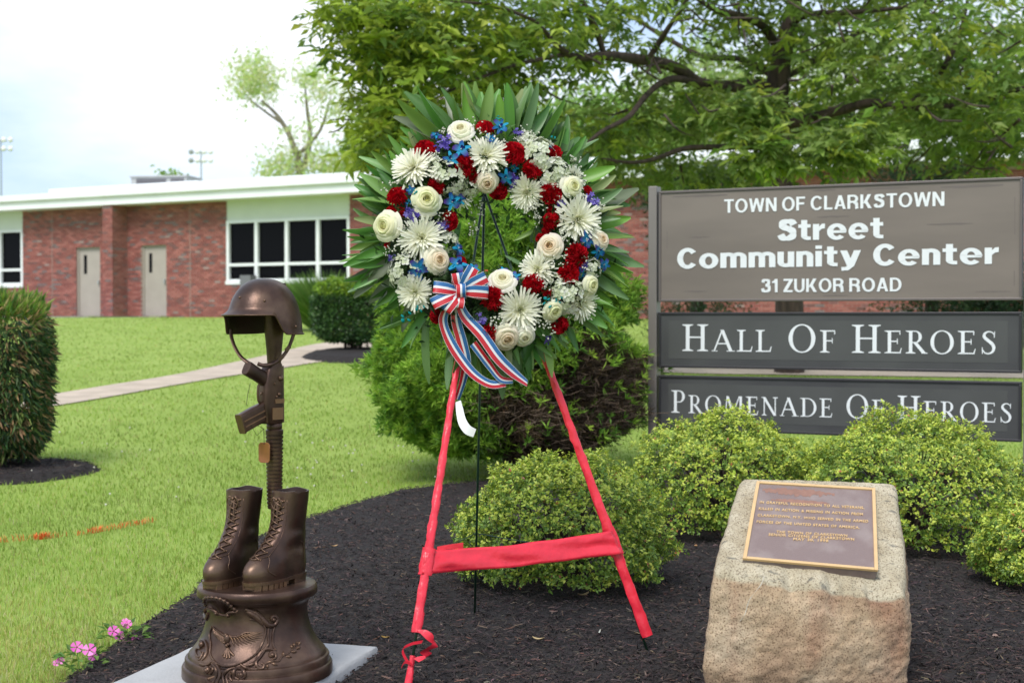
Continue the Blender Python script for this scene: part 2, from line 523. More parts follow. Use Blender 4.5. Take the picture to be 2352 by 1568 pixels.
# ================================================================== BUILDING
BA, BB = P(52, 727, 45.0), P(800, 727, 38.8)
BE = (BB - BA); BE.z = 0; BE.normalize()
BN = Vector((BE.y, -BE.x, 0))
if BN.y > 0: BN = -BN
ZB = 1.165
B_ANG = math.atan2(BE.y, BE.x)
bld = empty('brick_building', (BA.x, BA.y, ZB), B_ANG)
tag(bld, 'long low red brick building with white fascia and dark windows across the lawn', 'building')
def W(u, v):
    h = plane_hit(u, v, Vector((BA.x, BA.y, 0)), BN)
    return ((h - Vector((BA.x, BA.y, h.z))).dot(BE), h.z - ZB)
def c7(cx, cy): return W(cx * .375, 349.1 + cy * .375)
S0, S1, HW = -7.0, 31.0, 3.32
def span(cx0, cx1, cy0, cy1, cyref=None):
    s0, s1 = c7(cx0, cy0)[0], c7(cx1, cy0)[0]
    m = .5 * (cx0 + cx1)
    return s0, s1, c7(m, cy1)[1], c7(m, cy0)[1]
d1 = list(span(465, 612, 560, 995)); d2 = list(span(865, 1018, 548, 1000))
for d in (d1, d2): d[2] = 0.02; d[3] = 2.14
w2 = list(span(1385, 2140, 320, 800)); w2[2] = .98; w2[3] = HW
wl = W(52, 600)[0]
w1 = [wl - 4.2, wl, .98, HW]
OPEN = [d1, d2, w1, w2]
MORTAR = mat('mortar', S(196, 172, 162, .7), rough=.95, var=.1, scale=3)
BRICK = mat('brick', attr=True, rough=.85, var=.12, scale=30, bump=.3, bscale=80)
# backing wall with real openings
ss = sorted({S0, S1, *[q for o in OPEN for q in o[:2]]}); zs = sorted({-.3, HW, *[q for o in OPEN for q in o[2:]]})
wall = MB()
for a, b in zip(ss[:-1], ss[1:]):
    for c, d in zip(zs[:-1], zs[1:]):
        m, k = .5*(a+b), .5*(c+d)
        if any(o[0] < m < o[1] and o[2] < k < o[3] for o in OPEN): continue
        wall.box((a, .012, c), (b, .3, d))
wallo = wall.build('wall', MORTAR, bld)
# bricks, real relief, joined because each is only a few pixels
RB = [S(162, 96, 88), S(176, 110, 101), S(152, 86, 80), S(132, 90, 87), S(132, 116, 116), S(170, 146, 140)]
def brick_field(s0, s1, z0, z1, opens, y=0.0, seed=1, face='front', dark=.13):
    r = random.Random(seed); Vv, Ff, Cc = [], [], []
    ph, pw = .0677, .213; j = 0; z = z0
    while z < z1 - .02:
        s = s0 - (pw*.5 if j % 2 else 0)
        while s < s1:
            a, b = max(s, s0), min(s + pw - .014, s1)
            for o in opens:
                if o[2] - .01 < z + ph*.5 < o[3] + .01:
                    if a < o[0] < b and b <= o[1] + .3: b = o[0]
                    elif a < o[1] < b: a = o[1]
                    elif o[0] <= a and b <= o[1]: a = b
            if b - a > .03:
                k = mnoise.noise(Vector((s*.8, z*2.2, seed))) + mnoise.noise(Vector((s*3, z*9, seed+4)))*.5
                wgt = [4, 3.2, 3, 1.2 + max(0, k)*2.2, dark*4 + max(0, k)*3, .15]
                c = Vector(r.choices(RB, wgt)[0]) * r.uniform(.82, 1.12) * .8
                p = r.uniform(0, .003); t = z + ph - .013
                q = [(a, y - p, z), (b, y - p, z), (b, y - p, t), (a, y - p, t), (a, y + .02, z), (b, y + .02, z), (b, y + .02, t), (a, y + .02, t)]
                i = len(Vv); Vv += q; Cc += [tuple(c)] * 8
                Ff += [(i, i+1, i+2, i+3), (i+3, i+2, i+6, i+7), (i, i+4, i+5, i+1), (i+1, i+5, i+6, i+2), (i, i+3, i+7, i+4)]
            s += pw
        z += ph; j += 1
    return np.array(Vv), np.array(Ff), np.array(Cc)
V, F, C = brick_field(S0, S1, -.1, HW, OPEN, seed=3)
tag(link('brick_facing', np_mesh('brick_facing', V, F, BRICK, C), wallo), kind='stuff')
# pier between the doors
def W_off(u, off):
    h = plane_hit(u, 700, Vector((BA.x, BA.y, 0)) + BN*off, BN); return (h - Vector((BA.x, BA.y, h.z))).dot(BE)
p0, p1 = W_off(236.5, .612), W_off(259, .612)
pier = MB().box((p0 + .012, -.6, -.3), (p1 - .012, .0, HW)).build('pier', MORTAR, bld)
V, F, C = brick_field(p0, p1, -.1, HW, [], y=-.612, seed=9)
Vs, Fs, Cs = brick_field(0, .6, -.1, HW, [], y=0, seed=12)
Vr = np.stack([p1 - .012 - Vs[:, 1], -.612 + Vs[:, 0], Vs[:, 2]], 1)
V, F, C = merge([(V, F, C), (Vr, Fs, Cs)])
# the pier stands nearest and its bricks read one by one: each is a part
_bx = V.reshape(-1, 8, 3); _bc = C.reshape(-1, 8, 3)[:, 0]; _lo, _hi = _bx.min(1), _bx.max(1); _ord = np.argsort(-np.prod(np.sort(_hi - _lo, 1)[:, 1:], axis=1)); _own = _ord[:300]
_pal = [np_mesh('brick', [(0,0,0),(1,0,0),(1,1,0),(0,1,0),(0,0,1),(1,0,1),(1,1,1),(0,1,1)], np.array([(0,3,2,1),(4,5,6,7),(0,1,5,4),(1,2,6,5),(2,3,7,6),(3,0,4,7)]), BRICK, np.tile(_bc[j], (8, 1))) for j in _own[:24]]
for _n, j in enumerate(_own):
    link('brick', _pal[int(np.argmin([np.abs(_bc[q] - _bc[j]).sum() for q in _own[:24]]))], pier, mat4=Matrix.Translation(_lo[j]) @ Matrix.Diagonal((*(_hi[j] - _lo[j]), 1)))
_rest = np.setdiff1d(np.arange(len(_bx)), _own)
if len(_rest):
    _k = np.repeat(np.isin(np.arange(len(_bx)), _rest), 5); _ix = (_rest[:, None]*8 + np.arange(8)).ravel(); _mp = np.full(len(V), -1); _mp[_ix] = np.arange(len(_ix))
    Fk = F[np.isin(F[:, 0]//8, _rest)]
    tag(link('brick_facing', np_mesh('brick_facing', V[_ix], _mp[Fk], BRICK, C[_ix]), pier), kind='stuff')
# control joints
for cx in (320, 1165):
    s = c7(cx, 700)[0]
    MB().box((s - .012, -.006, -.1), (s + .012, .01, HW)).build('control_joint', mat('sealant', S(186, 160, 150, .7), rough=.9), bld)
WHITE = mat('white_paint', S(240, 242, 244, .88), rough=.5, var=.03, scale=2)
FASCIA = mat('white_fascia', S(244, 246, 248, .9), rough=.5, var=.03, scale=1.5)
DOORM = mat('door_paint', S(188, 178, 168, .75), rough=.5, var=.04, scale=3)
GLASS = mat('window_glass', (.004, .004, .005), rough=.08, spec=.06)  # near-black colour stands in for the unlit rooms behind
for d, (cx0, cx1, cy0, cy1) in ((d1, (500, 518, 628, 725)), (d2, (900, 918, 642, 720))):
    dr = MB().box((d[0] + .05, .10, .03), (d[1] - .05, .15, d[3] - .05)).build('door', DOORM, bld)
    a, b = c7(cx0, cy0)[0], c7(cx1, cy0)[0]
    MB().box((a, .092, 1.32), (b, .099, 1.9)).build('pane', GLASS, dr)
    MB().box((d[1] - .16, .05, .98), (d[1] - .11, .099, 1.12)).build('handle', mat('steel', (.5, .5, .5), rough=.35, metal=1), dr)
    fr = MB()
    fr.box((d[0], .06, .02), (d[0] + .05, .2, d[3])); fr.box((d[1] - .05, .06, .02), (d[1], .2, d[3])); fr.box((d[0] + .05, .06, d[3] - .05), (d[1] - .05, .2, d[3]))
    fr.build('door_frame', DOORM, bld)
    MB().box((d[0] - .1, -.35, -.2), (d[1] + .1, .1, .02)).build('door_step', mat('step_concrete', S(170, 160, 150, .6), rough=.9, var=.1, scale=5), bld)
def window(o, n):
    a, b, c, d = o
    win = empty('window', parent=bld)
    zt, zr0, zr1 = 2.68, 1.45, 1.53
    f = MB()
    f.box((a, .03, zt + .08), (b, .2, d))                       # spandrel panel over the window
    f.build('spandrel_panel', mat('spandrel', S(226, 232, 222, .85), rough=.6, var=.03, scale=2), win)
    fr = MB(); fw = .09; n_ = n; pw = (b - a) / n_
    fr.box((a - .02, -.03, c - .05), (b + .02, .19, c + .05))        # sill
    fr.box((a, -.012, zt), (b, .19, zt + .08))
    for k in range(n_ + 1):
        s = a + k*pw; w_ = fw if k in (0, n_) else .11
        s0 = s if k == 0 else (s - w_ if k == n_ else s - w_/2)
        fr.box((s0, .0, c + .05), (s0 + w_, .18, zt))
    for k in range(n_):
        s0 = a + k*pw + (fw if k == 0 else .055); s1 = a + (k+1)*pw - (fw if k == n_-1 else .055)
        fr.box((s0, .01, zr0), (s1, .17, zr1))
        for (zz0, zz1) in ((c + .05, zr0), (zr1, zt)):
            MB().box((s0, .09, zz0), (s1, .1, zz1)).build('pane', GLASS, win)
            if zz0 < 1.2:
                MB().box((s0 + .002, .055, zz0 + .002), (s1 - .002, .06, zz0 + .05)).build('rail', WHITE, win)
    fr.build('frame', WHITE, win)
window(w2, 4); window(w1, 4)
# roof edge
rf = MB()
rf.box((S0 - .5, -.62, HW - .0), (S1 + .5, 9.0, HW + .07))                    # soffit slab
rf.build('soffit', FASCIA, bld)
MB().box((S0 - .55, -.66, HW + .004), (S1 + .55, -.62, HW + .30)).build('fascia_board', FASCIA, bld)
MB().box((S0 - .6, -.76, HW + .26), (S1 + .6, -.662, HW + .44)).build('gutter', FASCIA, bld)
rs = c7(1240, 200)[0]
MB().box((S0 - .5, -.6, HW + .07), (S1 + .5, 9, HW + .40)).build('roof_slab', FASCIA, bld)
MB().box((c7(330, 240)[0], -.2, HW + .40), (rs, 8, HW + .62)).build('roof_parapet', FASCIA, bld)
MB().box((rs, -.45, HW + .40), (S1, 8, HW + .56)).build('roof_parapet', FASCIA, bld)
# roof unit
rt0 = P(815*.375, 420, 50); 
def bl(p): 
    q = p - Vector((BA.x, BA.y, ZB)); return Vector((q.dot(BE), -q.dot(BN), q.z))
ru = empty('rooftop_unit', P(350, 408, 50.0), B_ANG + .35)
tag(ru, 'grey air conditioning unit on the flat roof of the brick building', 'air conditioner')
GALV = mat('unit_grey', S(196, 198, 196, .7), rough=.5, var=.05, scale=3)
MB().box((-.75, -.1, -1.2), (1.3, 1.2, .0)).build('casing', GALV, ru)
MB().box((-.8, -.15, .003), (1.35, 1.25, .06)).build('lid', GALV, ru)
for a, b in ((-.55, .55), (.72, 1.2)):
    g = MB().box((a, -.106, -.5), (b, -.101, -.05)).build('grille', mat('grille_grey', S(120, 118, 126, .6), rough=.6), ru)
    for k in range(7):
        MB().box((a, -.135, -.48 + k*.062), (b, -.107, -.45 + k*.062)).build('slat', mat('grille_slat', S(150, 148, 152, .6), rough=.6), g)
# wall box seen above the helmet
bx = (W_off(563, .3), 0)
MB().box((bx[0] - .19, -.3, .75), (bx[0] + .19, -.05, 1.18)).build('wall_box', mat('box_grey', S(140, 140, 146, .6), rough=.6), bld)
MB().box((bx[0] - .04, -.2, -.1), (bx[0] + .04, -.12, .75)).build('box_post', mat('box_grey'), bld)
# walk along the wall
wk = MB().box((S0, -2.6, -.02), (c7(640, 1000)[0] + 2, -.62, .016)); wk.build('door_walk', mat('walk_concrete', S(176, 172, 170, .6), rough=.9, var=.1, scale=4), bld)

# stadium lights ---------------------------------------------------
LAMP = mat('lamp_white', S(240, 240, 240, .85), rough=.4); POLE = mat('pole_grey', S(176, 186, 190, .75), rough=.5, metal=.3)
LDARK = mat('lamp_back', S(170, 176, 172, .7), rough=.5)
for (u, v, Y, lab) in ((462, 362, 125, 'floodlight mast with two rows of lamps above the middle of the roof'), (2, 335, 120, 'floodlight mast cut by the left edge of the picture')):
    c = P(u, v, Y); m = empty('floodlight_mast', (c.x, c.y, 1.1)); tag(m, lab, 'light mast', 'stadium light masts')
    h = c.z - 1.1
    MB().tube([(0, 0, 0), (0, 0, h + .6)], [.12, .06], 8).build('pole', POLE, m)
    for r in (-.35, .4):
        MB().box((-.95, -.03, h + r - .02), (.95, .03, h + r + .02)).build('crossarm', POLE, m)
        for k in range(4):
            x_ = -.85 + k*.57
            lm = MB(); lm.ball((x_, -.16, h + r + .08), .24, 10, 6, (1, .6, 1)); lm.build('lamp', LAMP if k else LDARK, m, smooth=True)
# ================================================================== PLANTS
def crown_obj(name, parts, parent, m=LEAF):
    V, F, C = merge(parts)
    return link(name, np_mesh(name, V, F, m, np.clip(C * FOL, 0, .7)), parent)
def bumpy(dirs, seed, amp=.12, fr=2.2):
    return np.array([1 + amp*mnoise.noise(Vector((d[0]*fr + seed, d[1]*fr, d[2]*fr))) + amp*.55*mnoise.noise(Vector((d[0]*fr*2.7, d[1]*fr*2.7 + seed, d[2]*fr*2.7))) for d in dirs])

# --- clipped mound shrubs -----------------------------------------
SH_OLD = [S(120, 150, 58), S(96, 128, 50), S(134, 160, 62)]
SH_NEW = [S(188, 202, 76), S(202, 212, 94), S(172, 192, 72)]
SH_RED = [S(176, 110, 70), S(150, 90, 60)]
def mound(label, c, rx, ry, hz, n, seed, leaf=.0175, bottom=.06, newtop=.75, mix=(1, 1)):
    """low mound: c = ground point, radii, height; sprigs of small leaves over a twiggy core"""
    root = empty('boxwood_shrub', c); tag(root, label, 'shrub', 'clipped mound shrubs in the bed')
    m = n
    d = rand_dirs(m*2); d = d[d[:, 2] > -.42][:m]; m = len(d)
    gapn = np.array([mnoise.noise(Vector((q[0]*5.5 + seed, q[1]*5.5, q[2]*5.5))) for q in d])
    d = d[(gapn > -.30) | (RNG.random(m) < .35)]; m = len(d)
    R = bumpy(d, seed, .20, 2.6)
    depth = 1 - np.abs(RNG.normal(size=m)) * .085 + (RNG.random(m) < .09) * .085*RNG.random(m)
    body = np.stack([d[:, 0]*rx, d[:, 1]*ry, hz*.36 + d[:, 2]*hz*.64], 1)
    ctr = np.array([[0, 0, hz*.36]])
    p = ctr + (body - ctr) * (R * depth)[:, None]
    p[:, 2] = np.maximum(p[:, 2], bottom + RNG.random(m)*.03)
    nrm = unit(d / np.array([[rx, ry, hz*.64]]))
    # every sprig: 5 leaves round a short shoot
    k = 5
    P_ = np.repeat(p, k, 0); Nn = np.repeat(unit(nrm + np.array([[0, 0, .5]]) + RNG.normal(size=(m, 3))*.35), k, 0)
    T = rand_dirs(m*k); T = unit(T - Nn*(T*Nn).sum(1, keepdims=True))
    D = unit(T*.85 + Nn*RNG.uniform(.1, 1.0, (m*k, 1)))
    P_ = P_ + Nn * RNG.uniform(0, .02, (m*k, 1)) + T*.003
    L = leaf * RNG.uniform(.7, 1.25, m*k)
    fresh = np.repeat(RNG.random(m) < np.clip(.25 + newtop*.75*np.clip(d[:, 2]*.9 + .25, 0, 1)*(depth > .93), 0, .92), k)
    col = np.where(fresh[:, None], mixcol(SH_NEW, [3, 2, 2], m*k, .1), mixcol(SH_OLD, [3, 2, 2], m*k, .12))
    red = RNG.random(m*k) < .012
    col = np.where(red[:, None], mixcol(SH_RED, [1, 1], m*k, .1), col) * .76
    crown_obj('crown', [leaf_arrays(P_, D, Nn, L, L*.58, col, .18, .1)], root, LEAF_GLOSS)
    tw = MB()
    for _ in range(60):
        a = random.uniform(0, 2*PI); e = random.uniform(.15, 1.2)
        q = Vector((math.cos(a)*rx*.8*math.cos(e), math.sin(a)*ry*.8*math.cos(e), hz*.36 + hz*.5*math.sin(e) - .05*random.random()))
        b = Vector((random.uniform(-.06, .06), random.uniform(-.06, .06), 0))
        tw.tube(catmull([b, b*.4 + q*.45 + Vector((0, 0, .06)), q], 3), lerp_list([.008, .002], 7), 4, False)
    tw.build('stems', BARK, root)
    return root
c = G(1300, 1345); c.y += .22
mound('small shrub in front, behind the red ribbon of the easel', Vector((P(1292, 1230, 6.05).x, 6.05, .05)), .43, .40, .54, 7000, 1.0)
mound('middle shrub under the left end of the sign', Vector((P(1655, 1100, 7.35).x, 7.35, .06)), .48, .44, .62, 7600, 5.0)
mound('largest shrub, behind the boulder under the right end of the sign', Vector((P(2090, 1100, 6.95).x, 6.95, .05)), .54, .46, .65, 8600, 9.0)
mound('shrub at the right edge of the picture beside the boulder', Vector((P(2440, 1260, 6.0).x, 6.0, .04)), .34, .34, .39, 4800, 14.0, mix=(1, 2))

# --- dense spruce behind the wreath --------------------------------
sp = G(1180, 1100); sp = Vector((sp.x, sp.y + .1, float(gz(sp.y + .1))))
spr = empty('spruce_tree', sp)
tag(spr, 'dense light green dwarf spruce with dead brown lower branches behind the wreath', 'spruce')
def sprays(p, out, n_b, length, w, cols, seedj):
    m = len(p); k = n_b
    P_ = np.repeat(p, k, 0); O = np.repeat(out, k, 0)
    D = unit(O + RNG.normal(size=(m*k, 3))*.75)
    L = length * RNG.uniform(.6, 1.2, m*k)
    return leaf_arrays(P_, D, rand_dirs(m*k), L, np.full(m*k, w), np.repeat(cols, k, 0)*RNG.uniform(.85, 1.15, (m*k, 1)), .1, .08, simple=True)
def spruce_r(z):   # profile radius by height
    return np.interp(z, [.15, .32, .6, .9, 1.2, 1.5, 1.8, 2.05, 2.2], [.55, .86, .98, .96, .84, .66, .44, .2, .03])
m = 15000
z = RNG.uniform(.18, 2.2, m*2); keep = RNG.random(m*2) < spruce_r(z)/.98; z = z[keep][:m]; m = len(z)
az = RNG.uniform(0, 2*PI, m)
lump = np.array([mnoise.noise(Vector((math.cos(a)*3.2, math.sin(a)*3.2, q*3.6))) + .6*mnoise.noise(Vector((math.cos(a)*7, math.sin(a)*7, q*8+3))) for a, q in zip(az, z)])
rr = spruce_r(z) * (.92 + .30*lump) * (1 - np.abs(RNG.normal(size=m))*.07)
p = np.stack([np.cos(az)*rr, np.sin(az)*rr, z + .04*lump], 1)
out = unit(np.stack([np.cos(az), np.sin(az), .25 + .4*RNG.random(m)], 1))
# the brown, needle-less quarter faces the sign side, low down
dz = np.clip((1.28 - z) / .3, 0, 1); da = np.cos(az - math.radians(-50))
bare = RNG.random(m) < np.clip(((da - .50)*1.9 + .55*lump)*np.clip((.95 - z + .25*lump)/.3, 0, 1)*2.2, 0, .95)
p = np.where(bare[:, None], p*np.array([[.9, .9, 1]]), p)
green = p[~bare]; go = out[~bare]
gc = mixcol([S(136, 170, 60), S(116, 152, 56), S(94, 132, 52), S(154, 186, 74)], [4, 4, 2.5, 2], len(green), .1) * .92
crown_obj('crown', [sprays(green, go, 8, .066, .012, gc, 1), sprays(green[::2]*np.array([[.82, .82, 1]]), go[::2], 7, .08, .016, gc[::2], 1)], spr)
bt = MB()
bp_ = p[bare]
for q in bp_[:2200]:
    q = Vector(q); ax = Vector((0, 0, q.z - .1)); a = ax.lerp(q, random.uniform(.35, .8)); e = q + Vector((random.gauss(0, .06), random.gauss(0, .06), random.gauss(0, .03)))
    bt.tube([a, a.lerp(e, .5) + Vector((random.gauss(0, .02), random.gauss(0, .02), random.gauss(0, .02))), e], [.004, .003, .0012], 3, False)
    for _ in range(4):
        s_ = a.lerp(e, random.uniform(.3, 1)); bt.tube([s_, s_ + Vector((random.gauss(0, .05), random.gauss(0, .05), random.gauss(0, .04)))], [.002, .0008], 3, False)
bt.build('dead_twigs', mat('dead_twig', S(110, 92, 76, .75), rough=.9, var=.3, scale=20), spr)
bn = sprays(np.concatenate([bp_, bp_*np.array([[.8, .8, 1]]), bp_*np.array([[.55, .55, 1]])]), np.concatenate([out[bare]]*3), 3, .06, .007, mixcol([S(120, 100, 72), S(96, 80, 62)], [1, 1], len(bp_)*3, .15)*.6, 2)
link('dead_needles', np_mesh('dead_needles', *bn[:2], LEAF, bn[2]), spr)
tr = MB(); tr.tube(catmull([(0, 0, -.1), (.02, 0, .4), (0, .02, 1.2), (0, 0, 2.0)], 4), lerp_list([.1, .085, .06, .01], 13), 10)
for _ in range(70):
    z0 = random.uniform(.2, 1.6); a = random.uniform(0, 2*PI); r_ = float(spruce_r(z0))*.85
    tr.tube(catmull([(0, 0, z0), (math.cos(a)*r_*.5, math.sin(a)*r_*.5, z0 - .02), (math.cos(a)*r_, math.sin(a)*r_, z0 + random.uniform(-.05, .1))], 3), lerp_list([.016, .004], 7), 5, False)
tr.build('trunk', BARK, spr, smooth=True)

# --- long-leaved shrub at the left edge ----------------------------
lb = G(20, 1085); ls = empty('long_leaved_shrub', (lb.x - .1, lb.y + .05, float(gz(lb.y)) + .02))
tag(ls, 'clipped shrub with drooping narrow tan and green leaves at the left edge', 'shrub')
m = 14000
d = rand_dirs(m*2); d = d[d[:, 2] > -.95][:m]; m = len(d)
q = d / (np.abs(d)**4.5).sum(1, keepdims=True)**(1/4.5)
R = bumpy(d, 3.3, .10, 2.5) * (1 - np.abs(RNG.normal(size=m))*.10)
p = np.stack([q[:, 0]*.33, q[:, 1]*.36, .66 + q[:, 2]*.54], 1); ctr = np.array([[0, 0, .66]])
p = ctr + (p - ctr)*R[:, None]; p[:, 2] = np.maximum(p[:, 2], .05 + RNG.random(m)*.05)
out = unit(d*np.array([[1, 1, .5]]) + .001)
D = unit(out*.7 + RNG.normal(size=(m, 3))*.45 + np.where(d[:, 2:3] > .62, np.array([[0, 0, .9]]), np.array([[0, 0, -.75]])))
L = RNG.uniform(.05, .11, m)
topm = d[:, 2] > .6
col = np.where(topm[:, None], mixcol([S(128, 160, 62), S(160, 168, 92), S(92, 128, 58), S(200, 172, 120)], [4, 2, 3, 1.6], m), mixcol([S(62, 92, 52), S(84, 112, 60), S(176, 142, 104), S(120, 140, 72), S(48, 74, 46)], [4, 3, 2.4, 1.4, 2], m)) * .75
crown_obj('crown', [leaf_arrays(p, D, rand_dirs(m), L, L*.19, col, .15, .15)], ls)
st = MB()
for _ in range(26):
    a = random.uniform(0, 2*PI); st.tube(catmull([(random.gauss(0, .05), random.gauss(0, .05), -.05), (math.cos(a)*.15, math.sin(a)*.15, .5), (math.cos(a)*.22, math.sin(a)*.22, .9)], 3), .008, 5, False)
st.build('stems', BARK, ls)

# --- boxy hedge by the path -----------------------------------------
hb = G(800, 812); hd = empty('clipped_hedge', (P(812, 800, hb.y).x + .02, hb.y + .1, float(gz(hb.y)) + .02))
tag(hd, 'squared dark green hedge on a mulch ring beside the path', 'hedge')
m = 9000; d = rand_dirs(m)
q = d / (np.abs(d)**5).sum(1, keepdims=True)**.2
R = bumpy(d, 6.6, .13, 2.8)*(1 - np.abs(RNG.normal(size=m))*.07)
p = np.stack([q[:, 0]*.60, q[:, 1]*.55, .62 + q[:, 2]*.44], 1); ctr = np.array([[0, 0, .62]]); p = ctr + (p - ctr)*R[:, None]
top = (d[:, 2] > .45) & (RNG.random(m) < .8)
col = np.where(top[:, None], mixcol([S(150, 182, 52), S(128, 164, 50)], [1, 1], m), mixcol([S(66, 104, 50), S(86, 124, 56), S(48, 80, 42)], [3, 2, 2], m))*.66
P2 = np.repeat(p, 3, 0) + RNG.normal(size=(m*3, 3))*.02; D2 = unit(np.repeat(unit(d), 3, 0)*.6 + RNG.normal(size=(m*3, 3))*.8)
L = RNG.uniform(.03, .055, m*3)
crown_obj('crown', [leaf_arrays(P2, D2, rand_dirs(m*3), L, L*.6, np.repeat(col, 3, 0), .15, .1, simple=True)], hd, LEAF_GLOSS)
st = MB()
for _ in range(22):
    a = random.uniform(0, 2*PI); st.tube(catmull([(random.gauss(0, .12), random.gauss(0, .08), -.05), (math.cos(a)*.2, math.sin(a)*.2, .35), (math.cos(a)*.45, math.sin(a)*.4, .8)], 3), .014, 5, False)
st.build('stems', BARK, hd)

# --- pale ornamental grass behind the hedge --------------------------
og = P(748, 745, 27.5); ogr = empty('ornamental_grass', (og.x, og.y, float(gz(og.y))))
tag(ogr, 'pale green feathery ornamental grass behind the hedge below the window', 'grass clump')
m = 2600; a = RNG.uniform(0, 2*PI, m); le = RNG.random(m)**.7
base = np.stack([np.cos(a)*le*.25, np.sin(a)*le*.25, np.zeros(m)], 1)
D = unit(np.stack([np.cos(a)*le*.75, np.sin(a)*le*.75, np.ones(m)], 1) + RNG.normal(size=(m, 3))*.1)
col = mixcol([S(136, 176, 84), S(158, 190, 100), S(112, 156, 72)], [1, 1, 1], m)*.6
crown_obj('blades', [leaf_arrays(base, D, np.stack([-np.cos(a), -np.sin(a), np.full(m, .5)], 1), RNG.uniform(.75, 1.25, m), np.full(m, .022), col, .1, .25)], ogr)

# --- trees ---------------------------------------------------------
def blob_points(blobs, clumps, per, spread):
    """blobs: (u, v, Y, ru, rv, ry metres, weight)"""
    w = np.array([b[6] for b in blobs], float); w /= w.sum(); out = []; ids = []
    for i, (b, n) in enumerate(zip(blobs, RNG.multinomial(clumps, w))):
        c = np.array(P(b[0], b[1], b[2])); s = b[2] / FD
        d = rand_dirs(n) * (RNG.random((n, 1)) ** .45)
        out.append(c + d*np.array([[b[3]*s, b[5], b[4]*s]]))
    return np.concatenate(out)
def tree(name, label, cat, limbs, blobs, clumps, per, spread, leafL, leafW, cols, wts, k=.55, group=None, simple=True, droop=.3, bark=None):
    base = Vector(limbs[0][0][0])
    root = empty(name, base); tag(root, label, cat, group)
    for li, (pts, r) in enumerate(limbs):
        cp = catmull([Vector(q) - base for q in pts], 5)
        MB().tube(cp, lerp_list(r, len(cp)), 9, True).build('limb' if li else 'trunk', bark or BARK, root, smooth=True)
    ctr = blob_points(blobs, clumps, per, spread) - np.array(base)
    n = len(ctr); c3 = np.repeat(ctr, per, 0) + RNG.normal(size=(n*per, 3))*spread
    tw = np.repeat(rand_dirs(n), per, 0)
    D = unit(tw*.6 + RNG.normal(size=(n*per, 3))*.6 + np.array([[0, 0, -droop]]))
    L = leafL*RNG.uniform(.6, 1.2, n*per)
    cc = mixcol(cols, wts, n, .1); col = np.repeat(cc, per, 0)*RNG.uniform(.85, 1.15, (n*per, 1))*k
    crown_obj('crown', [leaf_arrays(c3, D, rand_dirs(n*per) + np.array([[0, 0, .6]]), L, L*leafW/leafL, col, .15, .15, simple=simple)], root)
    return root
